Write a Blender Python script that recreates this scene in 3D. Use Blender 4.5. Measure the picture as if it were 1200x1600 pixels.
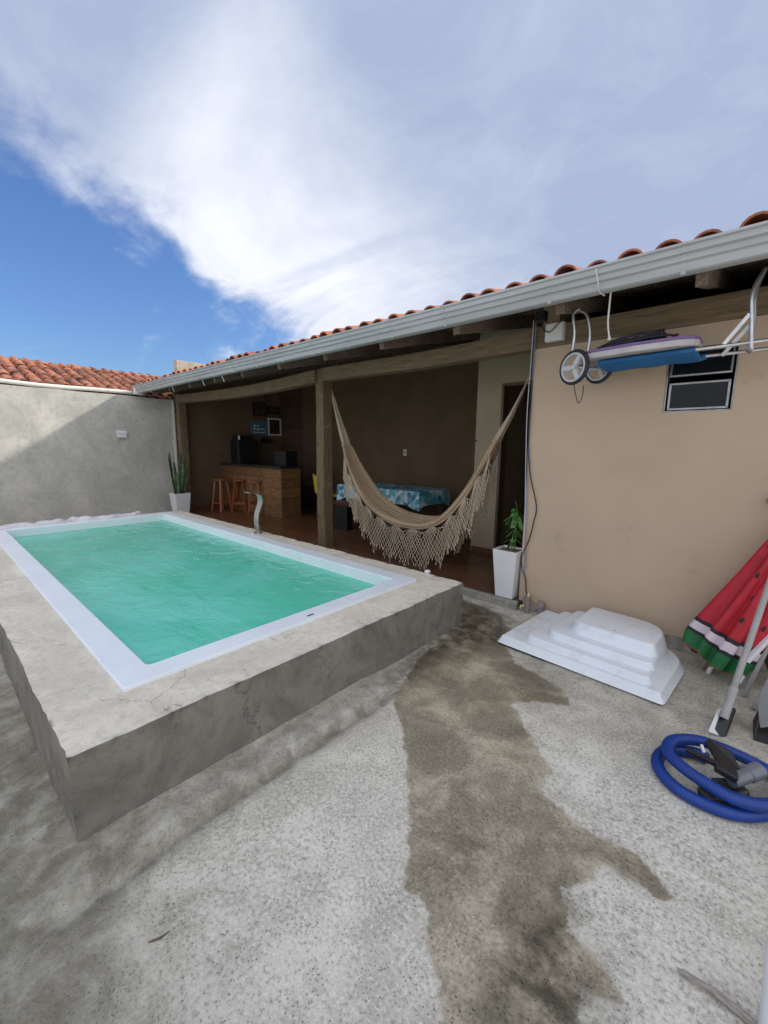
import bpy, bmesh, math, random
import numpy as np
from mathutils import Vector, Matrix
random.seed(7); np.random.seed(7)
scene = bpy.context.scene
for o in list(bpy.data.objects): bpy.data.objects.remove(o)

# ------------------------------------------------------------------ camera
FPX, CX, CY, CAMZ = 644.0, 600.0, 800.0, 1.45
def _axes(v1, v2):
    d1 = np.array([(v1[0]-CX)/FPX, -(v1[1]-CY)/FPX, -1]); d2 = np.array([(v2[0]-CX)/FPX, -(v2[1]-CY)/FPX, -1])
    X = -d1/np.linalg.norm(d1); Y = d2/np.linalg.norm(d2)
    Y = Y-X*(X@Y)/2; X = X-Y*(X@Y); X /= np.linalg.norm(X); Y = Y-X*(X@Y); Y /= np.linalg.norm(Y)
    return np.array([X, Y, np.cross(X, Y)])
R = _axes((-136, 691), (1178, 708))
CAM = np.array([0, 0, CAMZ])
def ray(x, y): return R @ np.array([(x-CX)/FPX, -(y-CY)/FPX, -1.0])
def on(x, y, ax, val):
    """photo pixel -> point on the plane axis=val"""
    d = ray(x, y); t = (val-CAM[ax])/d[ax]
    return Vector(CAM+t*d)
OX = lambda x, y, v: on(x, y, 0, v)
OY = lambda x, y, v: on(x, y, 1, v)
OZ = lambda x, y, v: on(x, y, 2, v)
cd = bpy.data.cameras.new('camera'); cam = bpy.data.objects.new('camera', cd); scene.collection.objects.link(cam)
M4 = Matrix([list(R[i])+[CAM[i]] for i in range(3)]+[[0, 0, 0, 1]])
cam.matrix_world = M4
cd.sensor_fit = 'VERTICAL'; cd.sensor_height = 24; cd.lens = 24*FPX/1600; cd.clip_start = .02; cd.clip_end = 500
scene.camera = cam
scene.render.resolution_x = 768; scene.render.resolution_y = 1024

# ------------------------------------------------------------------ light
SUN = Vector((0.55, 1.0, 0.7156)).normalized()        # towards the sun, behind the house
SUN_EL = math.asin(SUN.z); SUN_AZ = math.atan2(SUN.x, SUN.y)
sl = bpy.data.lights.new('sun', 'SUN'); sl.energy = 2.0; sl.angle = math.radians(3.0); sl.color = (1, .93, .82)
so = bpy.data.objects.new('sun', sl); scene.collection.objects.link(so)
so.rotation_euler = SUN.to_track_quat('Z', 'Y').to_euler(); so.location = (4, 12, 14)

w = bpy.data.worlds.new('World'); scene.world = w; w.use_nodes = True
nt = w.node_tree; nt.nodes.clear()
def N(nt, t, **k):
    n = nt.nodes.new(t)
    for a, b in k.items(): setattr(n, a, b)
    return n
def setin(nt, sock, v):
    if hasattr(v, 'is_output'): nt.links.new(v, sock)
    elif v is not None: sock.default_value = v
def math_(nt, op, a, b=None, c=None, clamp=False):
    n = N(nt, 'ShaderNodeMath', operation=op, use_clamp=clamp)
    for i, v in enumerate((a, b, c)): setin(nt, n.inputs[i], v)
    return n.outputs[0]
def vmath(nt, op, a, b=None, out=0):
    n = N(nt, 'ShaderNodeVectorMath', operation=op)
    setin(nt, n.inputs[0], a); setin(nt, n.inputs[1], b)
    return n.outputs[out]
def noise(nt, vec, scale, detail=4, rough=.55, dist=0., out='Fac'):
    n = N(nt, 'ShaderNodeTexNoise'); setin(nt, n.inputs['Vector'], vec)
    n.inputs['Scale'].default_value = scale; n.inputs['Detail'].default_value = detail
    n.inputs['Roughness'].default_value = rough; n.inputs['Distortion'].default_value = dist
    return n.outputs[out]
def sstep(nt, v, a, b, to0=0., to1=1.):
    n = N(nt, 'ShaderNodeMapRange', interpolation_type='SMOOTHSTEP'); setin(nt, n.inputs[0], v)
    n.inputs[1].default_value = a; n.inputs[2].default_value = b; n.inputs[3].default_value = to0; n.inputs[4].default_value = to1
    return n.outputs[0]
def mixc(nt, f, a, b, blend='MIX'):
    n = N(nt, 'ShaderNodeMix', data_type='RGBA', blend_type=blend)
    setin(nt, n.inputs[0], f)
    for s, v in ((n.inputs[6], a), (n.inputs[7], b)):
        if isinstance(v, (tuple, list)): v = (*v[:3], 1)
        setin(nt, s, v)
    return n.outputs[2]

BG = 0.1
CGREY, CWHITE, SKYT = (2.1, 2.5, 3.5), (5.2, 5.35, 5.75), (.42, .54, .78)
sky = N(nt, 'ShaderNodeTexSky', sky_type='NISHITA', sun_disc=False)
sky.sun_elevation = SUN_EL; sky.sun_rotation = SUN_AZ; sky.altitude = 0; sky.air_density = 1.3; sky.dust_density = .6; sky.ozone_density = 3.0
tc = N(nt, 'ShaderNodeTexCoord'); D = vmath(nt, 'NORMALIZE', tc.outputs['Generated'])
sep = N(nt, 'ShaderNodeSeparateXYZ'); nt.links.new(D, sep.inputs[0])
zz = math_(nt, 'ADD', math_(nt, 'MAXIMUM', sep.outputs[2], 0.0), .22)
pl = N(nt, 'ShaderNodeCombineXYZ')
nt.links.new(math_(nt, 'DIVIDE', sep.outputs[0], zz), pl.inputs[0]); nt.links.new(math_(nt, 'DIVIDE', sep.outputs[1], zz), pl.inputs[1])
P = pl.outputs[0]
def unit(v): return np.array(v)/np.linalg.norm(v)
r1, r2 = unit(ray(0, 215)), unit(ray(425, 540))
nrm = unit(np.cross(r1, r2));
if nrm @ unit(ray(800, 200)) < 0: nrm = -nrm
along = unit(r2-r1)
dist = vmath(nt, 'DOT_PRODUCT', D, tuple(nrm), out=1)           # signed side of the cloud front
# streaky coordinates: long along the front, short across
mp = N(nt, 'ShaderNodeMapping'); nt.links.new(P, mp.inputs[0])
mp.inputs['Rotation'].default_value = (0, 0, math.radians(-28)); mp.inputs['Scale'].default_value = (0.75, 1.6, 1)
PS = mp.outputs[0]
n1 = noise(nt, PS, 1.3, 9, .58, .9)
n2 = noise(nt, P, 3.2, 10, .62, .4)
n3 = noise(nt, PS, 0.75, 5, .5, .5)
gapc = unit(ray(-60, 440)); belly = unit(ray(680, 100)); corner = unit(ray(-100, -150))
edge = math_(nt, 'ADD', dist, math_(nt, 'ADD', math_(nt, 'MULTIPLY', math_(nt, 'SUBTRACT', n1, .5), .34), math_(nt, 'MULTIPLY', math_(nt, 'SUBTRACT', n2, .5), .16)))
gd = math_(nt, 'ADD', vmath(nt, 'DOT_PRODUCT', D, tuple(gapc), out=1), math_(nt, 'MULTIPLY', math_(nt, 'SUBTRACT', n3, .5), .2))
mask = math_(nt, 'MAXIMUM', sstep(nt, edge, -.035, .085), sstep(nt, gd, .72, .5))      # blue gap kept to the view, cloud added beyond it
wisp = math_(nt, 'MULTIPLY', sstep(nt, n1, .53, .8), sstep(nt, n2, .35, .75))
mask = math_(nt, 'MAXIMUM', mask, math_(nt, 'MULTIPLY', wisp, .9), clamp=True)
dome = sstep(nt, vmath(nt, 'DOT_PRODUCT', D, tuple(belly), out=1), .60, .80)          # grey cloud bank, kept to the view
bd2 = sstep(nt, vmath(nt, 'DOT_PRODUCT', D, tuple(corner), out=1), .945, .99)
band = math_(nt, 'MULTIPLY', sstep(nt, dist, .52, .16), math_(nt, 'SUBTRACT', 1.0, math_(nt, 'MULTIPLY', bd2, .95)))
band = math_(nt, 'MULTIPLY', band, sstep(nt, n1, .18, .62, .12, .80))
bright = math_(nt, 'MAXIMUM', band, math_(nt, 'SUBTRACT', 1.0, dome))  # sky out of view set to bright cloud to lift the ambient light
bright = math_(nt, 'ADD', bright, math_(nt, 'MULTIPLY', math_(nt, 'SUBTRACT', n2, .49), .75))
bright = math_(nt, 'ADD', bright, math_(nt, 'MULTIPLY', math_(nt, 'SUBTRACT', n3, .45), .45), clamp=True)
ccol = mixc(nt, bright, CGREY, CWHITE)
skc = mixc(nt, 1.0, sky.outputs[0], SKYT, 'MULTIPLY')
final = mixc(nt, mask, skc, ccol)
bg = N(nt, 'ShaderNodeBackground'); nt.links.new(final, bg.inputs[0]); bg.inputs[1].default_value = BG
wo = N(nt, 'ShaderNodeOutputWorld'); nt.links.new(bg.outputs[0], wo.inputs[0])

vs = scene.view_settings; vs.view_transform = 'Standard'; vs.look = 'None'; vs.exposure = 1.0; vs.gamma = 1; vs.use_curve_mapping = False

# ------------------------------------------------------------------ helpers
COL = scene.collection
WL = {}
class MB:
    def __init__(s): s.v = []; s.f = []; s.m = []
    def add(s, vs, fs, mi=0):
        b = len(s.v); s.v += [tuple(p) for p in vs]
        for f in fs: s.f.append(tuple(b+i for i in f)); s.m.append(mi)
        return s
    def box(s, x0, x1, y0, y1, z0, z1, mi=0):
        vs = [(x, y, z) for z in (z0, z1) for y in (y0, y1) for x in (x0, x1)]
        return s.add(vs, [(0, 2, 3, 1), (4, 5, 7, 6), (0, 1, 5, 4), (2, 6, 7, 3), (0, 4, 6, 2), (1, 3, 7, 5)], mi)
    def bar(s, a, b, wd, ht, up=(0, 0, 1), mi=0, w2=None, h2=None):
        a, b = Vector(a), Vector(b); d = (b-a).normalized(); up = Vector(up)
        sd = d.cross(up)
        if sd.length < 1e-4: sd = d.cross(Vector((1, 0, 0)))
        sd.normalize(); u = sd.cross(d); w2 = wd if w2 is None else w2; h2 = ht if h2 is None else h2
        vs = []
        for p, W_, H_ in ((a, wd, ht), (b, w2, h2)):
            for i, j in ((-1, -1), (1, -1), (1, 1), (-1, 1)): vs.append(p+sd*W_*.5*i+u*H_*.5*j)
        return s.add(vs, [(3, 2, 1, 0), (4, 5, 6, 7), (0, 1, 5, 4), (1, 2, 6, 5), (2, 3, 7, 6), (3, 0, 4, 7)], mi)
    def tube(s, pts, r, n=8, caps=True, mi=0):
        pts = [Vector(p) for p in pts]; k = len(pts); rr = r if isinstance(r, (list, tuple)) else [r]*k
        rings = []; prev = None
        for i, p in enumerate(pts):
            d = (pts[min(i+1, k-1)]-pts[max(i-1, 0)])
            d = d.normalized() if d.length > 1e-9 else Vector((0, 0, 1))
            if prev is None:
                a = Vector((0, 0, 1)) if abs(d.z) < .9 else Vector((1, 0, 0)); u = d.cross(a).normalized()
            else:
                u = prev-d*prev.dot(d); u = u.normalized() if u.length > 1e-6 else d.orthogonal().normalized()
            prev = u; v = d.cross(u)
            rings.append([p+(u*math.cos(2*math.pi*j/n)+v*math.sin(2*math.pi*j/n))*rr[i] for j in range(n)])
        return s.loft(rings, True, caps, mi)
    def loft(s, rings, closed=True, caps=True, mi=0):
        n = len(rings[0]); vs = [p for r_ in rings for p in r_]; fs = []
        for i in range(len(rings)-1):
            for j in range(n if closed else n-1):
                a, b = i*n+j, i*n+(j+1) % n
                fs.append((a, b, b+n, a+n))
        if caps: fs.append(tuple(reversed(range(n)))); fs.append(tuple(range((len(rings)-1)*n, len(rings)*n)))
        return s.add(vs, fs, mi)
    def lathe(s, c, prof, n=20, axis='z', mi=0):
        rings = []
        for r_, h in prof:
            ring = []
            for j in range(n):
                a = 2*math.pi*j/n; x, y = r_*math.cos(a), r_*math.sin(a)
                ring.append((c[0]+x, c[1]+y, c[2]+h) if axis == 'z' else ((c[0]+y, c[1]+h, c[2]+x) if axis == 'y' else (c[0]+h, c[1]+x, c[2]+y)))
            rings.append(ring)
        return s.loft(rings, True, True, mi)
    def prism(s, poly, z0, z1, mi=0):
        n = len(poly); vs = [(x, y, z0) for x, y in poly]+[(x, y, z1) for x, y in poly]
        return s.add(vs, [tuple(reversed(range(n))), tuple(range(n, 2*n))]+[(i, (i+1) % n, n+(i+1) % n, n+i) for i in range(n)], mi)
    def mesh(s, name, mats, smooth=False, bevel=0, segs=2, fix=True, angle=None):
        me = bpy.data.meshes.new(name); me.from_pydata(s.v, [], s.f)
        for m_ in (mats if isinstance(mats, (list, tuple)) else [mats]): me.materials.append(m_)
        me.polygons.foreach_set('material_index', s.m)
        if fix or bevel:
            bm = bmesh.new(); bm.from_mesh(me)
            if fix: bmesh.ops.recalc_face_normals(bm, faces=bm.faces)
            if bevel:
                ed = [e for e in bm.edges if len(e.link_faces) == 2 and e.calc_face_angle(0) > .5]
                bmesh.ops.bevel(bm, geom=ed, offset=bevel, segments=segs, profile=.5, affect='EDGES', clamp_overlap=True)
            bm.to_mesh(me); bm.free()
        if smooth:
            me.polygons.foreach_set('use_smooth', [True]*len(me.polygons))
            if smooth is not True: me.set_sharp_from_angle(angle=math.radians(smooth))
        me.update()
        return me
def link(name, me, parent=None, loc=None):
    o = bpy.data.objects.new(name, me); COL.objects.link(o)
    if loc is not None: o.location = loc
    WL[o.name] = Vector(loc) if loc is not None else Vector((0, 0, 0))
    if parent is not None:
        o.parent = parent; o.matrix_parent_inverse = Matrix.Translation(-WL[parent.name])
    return o
def build(name, mb, mats, parent=None, **k): return link(name, mb.mesh(name, mats, **k), parent)
def tag(o, label, cat, group=None, kind=None):
    if label: o['label'] = label
    if cat: o['category'] = cat
    if group: o['group'] = group
    if kind: o['kind'] = kind
    return o
def thing(name, loc, label, cat, group=None):
    e = link(name, None, None, loc); e.empty_display_size = .1
    return tag(e, label, cat, group)
def struct(o, label=None): o['kind'] = 'structure'; return o
def catmull(pts, n=8):
    pts = [Vector(p) for p in pts]; out = []
    for i in range(len(pts)-1):
        p0, p1, p2, p3 = pts[max(i-1, 0)], pts[i], pts[i+1], pts[min(i+2, len(pts)-1)]
        for k in range(n):
            t = k/n
            out.append(.5*((2*p1)+(p2-p0)*t+(2*p0-5*p1+4*p2-p3)*t*t+(3*p1-p0-3*p2+p3)*t**3))
    out.append(pts[-1]); return out

# ------------------------------------------------------------------ materials
def M(name, col, rough=.6, metal=0., col2=None, vscale=6., vamt=(.35, .65), bump=0., bscale=60., bdist=.01, stretch=None, rnd=0., spec=.5, detail=6, dist=.0, speck=None, coat=0., fine=None):
    m = bpy.data.materials.new(name); m.use_nodes = True; t = m.node_tree; b = t.nodes['Principled BSDF']
    g = N(t, 'ShaderNodeNewGeometry'); pos = g.outputs['Position']
    if rnd:
        oi = N(t, 'ShaderNodeObjectInfo'); sc = math_(t, 'MULTIPLY', oi.outputs['Random'], 37.0)
        pos = vmath(t, 'ADD', pos, sc)
    v = pos
    if stretch: v = vmath(t, 'MULTIPLY', pos, stretch)
    c = (*col, 1)
    if col2 is not None:
        nf = noise(t, v, vscale, detail, .6, dist)
        c = mixc(t, sstep(t, nf, *vamt), col, col2)
    if fine:      # (scale, colour, lo, hi)
        c = mixc(t, sstep(t, noise(t, pos, fine[0], 3, .6), fine[2], fine[3]), c, fine[1])
    if speck:
        vo = N(t, 'ShaderNodeTexVoronoi'); setin(t, vo.inputs['Vector'], pos); vo.inputs['Scale'].default_value = speck[0]
        c = mixc(t, sstep(t, vo.outputs['Distance'], speck[2], speck[2]*.4), c, speck[1])
    if rnd:
        f = math_(t, 'MULTIPLY_ADD', oi.outputs['Random'], rnd, 1-rnd/2)
        cc = N(t, 'ShaderNodeCombineXYZ')
        for i in range(3): t.links.new(f, cc.inputs[i])
        c = mixc(t, 1., c, cc.outputs[0], 'MULTIPLY')
    setin(t, b.inputs['Base Color'], c)
    b.inputs['Roughness'].default_value = rough; b.inputs['Metallic'].default_value = metal
    b.inputs['Specular IOR Level'].default_value = spec; b.inputs['Coat Weight'].default_value = coat
    if bump:
        bn = N(t, 'ShaderNodeBump'); bn.inputs['Strength'].default_value = bump; bn.inputs['Distance'].default_value = bdist
        t.links.new(noise(t, v, bscale, 5, .6), bn.inputs['Height']); t.links.new(bn.outputs[0], b.inputs['Normal'])
    return m
mt = {}
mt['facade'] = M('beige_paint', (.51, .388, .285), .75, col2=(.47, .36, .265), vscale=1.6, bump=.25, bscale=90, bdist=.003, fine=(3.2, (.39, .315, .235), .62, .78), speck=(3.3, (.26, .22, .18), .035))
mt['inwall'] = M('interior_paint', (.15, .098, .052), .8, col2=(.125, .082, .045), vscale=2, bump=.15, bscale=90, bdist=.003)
mt['panelwall'] = M('cream_paint', (.42, .35, .25), .8, col2=(.38, .31, .22), vscale=2, bump=.15, bscale=90, bdist=.003)
mt['oldwood'] = M('weathered_wood', (.20, .135, .075), .8, col2=(.11, .075, .045), vscale=9, stretch=(9, 9, .7), bump=.6, bscale=14, bdist=.01, rnd=.2, fine=(5, (.26, .22, .17), .6, .75))
mt['beamwood'] = M('beam_wood', (.22, .16, .095), .8, col2=(.13, .095, .06), vscale=7, stretch=(.6, 8, 8), bump=.5, bscale=10, bdist=.01, rnd=.2)
mt['rafterwood'] = M('rafter_wood', (.24, .18, .135), .85, col2=(.13, .10, .08), vscale=8, stretch=(9, .7, 9), bump=.5, bscale=12, bdist=.01, rnd=.3)
mt['dark'] = M('dark_matte', (.035, .03, .03), .9)
mt['gutter'] = M('painted_zinc', (.44, .465, .485), .45, metal=.0, col2=(.36, .38, .395), vscale=2.5, stretch=(.5, 5, 5), spec=.4)
mt['clay'] = M('clay_tile', (.42, .145, .075), .85, col2=(.16, .085, .065), vscale=9, vamt=(.48, .72), bump=.5, bscale=50, bdist=.006, rnd=.55)
mt['clay2'] = M('neighbour_clay_tile', (.43, .165, .09), .85, col2=(.10, .06, .05), vscale=6, vamt=(.47, .64), bump=.5, bscale=50, bdist=.006, rnd=.4)  # muted, dark-stained clay of the neighbouring roof
mt['laminate'] = M('laminate', (.17, .072, .036), .28, col2=(.10, .045, .024), vscale=10, stretch=(.5, 7, 7), rnd=.45, spec=.5)
mt['barwood'] = M('wood_look_tile', (.25, .13, .055), .5, col2=(.12, .062, .028), vscale=8, stretch=(.7, .7, 6), rnd=.35)
mt['stool'] = M('varnished_wood', (.36, .10, .03), .35, col2=(.22, .06, .02), vscale=9, stretch=(5, 5, .7))
mt['cladwood'] = M('dark_plank_wood', (.12, .06, .03), .6, col2=(.05, .027, .016), vscale=8, stretch=(.7, .7, 6), rnd=.5)
mt['granite'] = M('dark_granite', (.025, .022, .02), .25)
mt['black'] = M('black_plastic', (.012, .012, .014), .4)
mt['rubber'] = M('black_rubber', (.02, .02, .022), .7)
mt['white'] = M('white_plastic', (.72, .73, .75), .4)
mt['whitepot'] = M('white_planter_plastic', (.74, .74, .76), .35, col2=(.68, .68, .70), vscale=3)
mt['gel'] = M('white_gelcoat', (.78, .83, .90), .3, col2=(.74, .79, .85), vscale=3, coat=.5, fine=(7, (.66, .67, .69), .56, .75))
mt['coping'] = M('white_coping', (.82, .87, .93), .4, col2=(.77, .82, .88), vscale=2.5, fine=(12, (.70, .73, .78), .62, .8), bump=.08, bscale=120, bdist=.002)
mt['shell'] = M('pool_shell', (.62, .86, .84), .4)
mt['winalu'] = M('window_aluminium', (.40, .42, .44), .4, metal=.6, col2=(.3, .31, .33), vscale=20)
mt['benchwood'] = M('dark_red_wood', (.11, .022, .014), .4, col2=(.06, .014, .01), vscale=9, stretch=(.7, 5, 5))
mt['alu'] = M('aluminium', (.62, .63, .65), .32, metal=.85, col2=(.5, .51, .53), vscale=20)
mt['steel'] = M('stainless_steel', (.58, .57, .54), .28, metal=1., col2=(.48, .47, .45), vscale=8)
mt['greytube'] = M('grey_paint_tube', (.36, .35, .34), .5, col2=(.30, .29, .28), vscale=14)
mt['greyplast'] = M('grey_plastic', (.23, .235, .25), .5, col2=(.19, .195, .21), vscale=6)
mt['pvcbrown'] = M('brown_pvc', (.22, .17, .15), .6, col2=(.30, .26, .24), vscale=20)
mt['pvcwhite'] = M('white_pvc', (.72, .71, .67), .5, col2=(.5, .48, .43), vscale=5, vamt=(.5, .8))
mt['yellow'] = M('yellow_plastic', (.62, .50, .06), .45)
mt['gland'] = M('pale_yellow_gland', (.66, .58, .28), .5)
mt['blue'] = M('blue_hose', (.008, .05, .30), .42, col2=(.006, .04, .24), vscale=10)
mt['bluefab'] = M('blue_fabric', (.012, .14, .36), .75, col2=(.008, .10, .28), vscale=8, bump=.3, bscale=30)
mt['purple'] = M('purple_foam', (.20, .12, .30), .7)
mt['foam'] = M('pale_foam', (.52, .50, .52), .7, col2=(.42, .40, .42), vscale=9)
mt['hammock'] = M('hammock_cotton', (.44, .325, .215), .95, col2=(.35, .26, .17), vscale=30, stretch=(.4, 3, 3), bump=.4, bscale=40, bdist=.004, spec=.1)
mt['cord'] = M('cotton_cord', (.47, .385, .29), .95, spec=.1)
mt['red'] = M('red_nylon', (.50, .012, .03), .6, col2=(.40, .008, .02), vscale=6)
mt['green'] = M('green_nylon', (.012, .16, .045), .6, col2=(.01, .12, .035), vscale=6)
mt['pinkwhite'] = M('pinkish_white_nylon', (.66, .56, .62), .6)
mt['blacknylon'] = M('black_nylon', (.02, .014, .02), .7)
mt['towel'] = M('white_towel', (.74, .72, .75), .95, col2=(.62, .60, .64), vscale=14, bump=.5, bscale=80, bdist=.006)
mt['soil'] = M('soil', (.13, .075, .045), .95, col2=(.28, .17, .10), vscale=40, bump=.8, bscale=60)
mt['leaf'] = M('bright_leaf', (.10, .24, .05), .45, col2=(.05, .14, .03), vscale=14)
mt['snake'] = M('banded_leaf', (.02, .055, .022), .45, col2=(.11, .17, .075), vscale=5, vamt=(.46, .56), stretch=(3, 3, 9))
mt['wirew'] = M('white_wire', (.55, .56, .6), .5)
mt['wireb'] = M('blue_wire', (.16, .24, .42), .5)
mt['wirek'] = M('black_wire', (.02, .018, .018), .5)
mt['cable'] = M('dull_black_cable', (.02, .02, .03), .45)
mt['jamb'] = M('brown_door_frame', (.10, .065, .045), .5)
mt['cement'] = M('rough_cement', (.36, .345, .31), .9, col2=(.24, .235, .215), vscale=14, bump=.8, bscale=50, bdist=.01)
mt['parapet'] = M('parapet_plaster', (.60, .52, .42), .9, col2=(.42, .36, .29), vscale=4)
mt['glass'] = M('dark_glass', (.010, .013, .016), .06, spec=.22)
mt['twig'] = M('dry_wood', (.36, .32, .29), .9, col2=(.22, .19, .17), vscale=20, stretch=(2, 9, 9))
mt['rope'] = M('white_rope', (.62, .60, .56), .8)
# ------------------------------------------------------------------ special materials
def concrete(name, a, b, c3=None, swirl=2.2, bumpd=.01, crack=False, up_pale=None):
    m = bpy.data.materials.new(name); m.use_nodes = True; t = m.node_tree; bs = t.nodes['Principled BSDF']
    g = N(t, 'ShaderNodeNewGeometry'); p = g.outputs['Position']
    n_1 = noise(t, p, swirl, 9, .66, .9); n_2 = noise(t, p, 14, 6, .65, .3); n_3 = noise(t, p, 120, 3, .6)
    c = mixc(t, sstep(t, n_1, .3, .7), a, b)
    c = mixc(t, math_(t, 'MULTIPLY', sstep(t, n_2, .45, .75), .55), c, c3 or tuple(x*.6 for x in a))
    c = mixc(t, math_(t, 'MULTIPLY', sstep(t, n_3, .5, .8), .25), c, tuple(min(1, x*1.45) for x in b))
    if up_pale:
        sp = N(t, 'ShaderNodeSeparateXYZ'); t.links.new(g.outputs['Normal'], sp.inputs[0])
        dry = mixc(t, sstep(t, n_1, .3, .7), up_pale[0], up_pale[1])
        dry = mixc(t, math_(t, 'MULTIPLY', sstep(t, noise(t, p, 30, 6, .7), .42, .72), .45), dry, tuple(x*.68 for x in up_pale[0]))
        c = mixc(t, sstep(t, sp.outputs[2], .6, .85), c, dry)  # upward faces take paler colours than the sides
    h = math_(t, 'ADD', math_(t, 'MULTIPLY', n_2, .6), math_(t, 'MULTIPLY', n_3, .35))
    if crack:
        vo = N(t, 'ShaderNodeTexVoronoi', feature='DISTANCE_TO_EDGE')
        wv = vmath(t, 'ADD', p, vmath(t, 'SCALE', noise(t, p, 5, 5, .6, 0, 'Color'), None)); 
        wn = wv.node.inputs[1].links[0].from_node; wn.inputs['Scale'].default_value = .35
        t.links.new(wv, vo.inputs['Vector']); vo.inputs['Scale'].default_value = 1.5
        ck = sstep(t, vo.outputs['Distance'], .006, .0015)
        ck = math_(t, 'MULTIPLY', ck, sstep(t, noise(t, p, 2.5, 3), .5, .58))
        c = mixc(t, math_(t, 'MULTIPLY', ck, .45), c, (.10, .09, .08)); h = math_(t, 'SUBTRACT', h, math_(t, 'MULTIPLY', ck, .5))
    setin(t, bs.inputs['Base Color'], c); bs.inputs['Roughness'].default_value = .9; bs.inputs['Specular IOR Level'].default_value = .25
    bn = N(t, 'ShaderNodeBump'); bn.inputs['Strength'].default_value = .7; bn.inputs['Distance'].default_value = bumpd
    t.links.new(h, bn.inputs['Height']); t.links.new(bn.outputs[0], bs.inputs['Normal'])
    return m
mt['wallconc'] = concrete('cement_render', (.40, .39, .365), (.58, .56, .515), (.30, .295, .28), 1.3, .006)
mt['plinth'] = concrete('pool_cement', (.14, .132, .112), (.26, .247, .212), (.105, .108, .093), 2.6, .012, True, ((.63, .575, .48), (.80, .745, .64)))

def ground_mat():
    m = bpy.data.materials.new('yard_concrete'); m.use_nodes = True; t = m.node_tree; bs = t.nodes['Principled BSDF']
    g = N(t, 'ShaderNodeNewGeometry'); p = g.outputs['Position']
    def att(n): return N(t, 'ShaderNodeAttribute', attribute_name=n).outputs['Fac']
    wetd, moss, deep, pale, darker = att('wet'), att('moss'), att('deep'), att('pale'), att('darker')
    nA = noise(t, p, 1.6, 8, .65, 1.2); nB = noise(t, p, 9, 6, .65, .3); nC = noise(t, p, 75, 4, .65); nD = noise(t, p, 210, 2, .6)
    vo = N(t, 'ShaderNodeTexVoronoi'); t.links.new(p, vo.inputs['Vector']); vo.inputs['Scale'].default_value = 85; vo.inputs['Randomness'].default_value = 1
    vo2 = N(t, 'ShaderNodeTexVoronoi'); t.links.new(p, vo2.inputs['Vector']); vo2.inputs['Scale'].default_value = 38
    c = mixc(t, sstep(t, nA, .34, .68), (.49, .46, .395), (.74, .71, .63))
    c = mixc(t, math_(t, 'MULTIPLY', sstep(t, nB, .42, .7), .55), c, (.44, .41, .355))
    c = mixc(t, math_(t, 'MULTIPLY', sstep(t, nC, .5, .68), .62), c, (.84, .82, .76))
    c = mixc(t, math_(t, 'MULTIPLY', sstep(t, nC, .48, .32), .62), c, (.26, .245, .21))
    chips = math_(t, 'MULTIPLY', sstep(t, vo.outputs['Distance'], .30, .16), sstep(t, nB, .40, .55))
    c = mixc(t, math_(t, 'MULTIPLY', chips, .75), c, (.17, .165, .15))
    grit = math_(t, 'MULTIPLY', sstep(t, vo2.outputs['Distance'], .17, .08), sstep(t, nD, .45, .55))
    c = mixc(t, math_(t, 'MULTIPLY', grit, .85), c, (.10, .095, .09))
    c = mixc(t, math_(t, 'MULTIPLY', pale, math_(t, 'MULTIPLY', sstep(t, nC, .35, .65), .6)), c, (.82, .80, .75))
    c = mixc(t, math_(t, 'MULTIPLY', darker, sstep(t, nB, .2, .75, .55, 1.)), c, mixc(t, 1., c, (.58, .565, .52), 'MULTIPLY'))
    # wet stain with its own outline
    wd = math_(t, 'ADD', wetd, math_(t, 'MULTIPLY', math_(t, 'SUBTRACT', noise(t, p, 11, 9, .72), .5), .13))
    wd = math_(t, 'ADD', wd, math_(t, 'MULTIPLY', math_(t, 'SUBTRACT', nC, .5), .05))
    wet = sstep(t, wd, -.004, .012)
    patch = sstep(t, noise(t, p, 3.6, 6, .6, .5), .42, .66)
    wetc = mixc(t, 1., c, mixc(t, patch, (.46, .425, .35), (.84, .78, .67)), 'MULTIPLY')
    c = mixc(t, wet, c, wetc)
    dp = math_(t, 'MULTIPLY', deep, sstep(t, nB, .25, .6), clamp=True)
    c = mixc(t, math_(t, 'MULTIPLY', dp, .95), c, mixc(t, 1., c, (.27, .255, .215), 'MULTIPLY'))
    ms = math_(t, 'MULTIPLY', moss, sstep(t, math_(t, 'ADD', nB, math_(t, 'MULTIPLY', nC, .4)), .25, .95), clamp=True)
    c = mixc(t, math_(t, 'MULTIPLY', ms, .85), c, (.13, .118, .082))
    setin(t, bs.inputs['Base Color'], c)
    setin(t, bs.inputs['Roughness'], math_(t, 'SUBTRACT', .9, math_(t, 'MULTIPLY', math_(t, 'ADD', math_(t, 'MULTIPLY', wet, .36), math_(t, 'MULTIPLY', dp, .25)), 1.)))
    bs.inputs['Specular IOR Level'].default_value = .45
    bn = N(t, 'ShaderNodeBump'); bn.inputs['Strength'].default_value = .8; bn.inputs['Distance'].default_value = .006
    h = math_(t, 'ADD', math_(t, 'MULTIPLY', nC, .8), math_(t, 'ADD', math_(t, 'MULTIPLY', nD, .25), math_(t, 'MULTIPLY', nB, .8)))
    t.links.new(h, bn.inputs['Height']); t.links.new(bn.outputs[0], bs.inputs['Normal'])
    return m
mt['ground'] = ground_mat()

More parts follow.
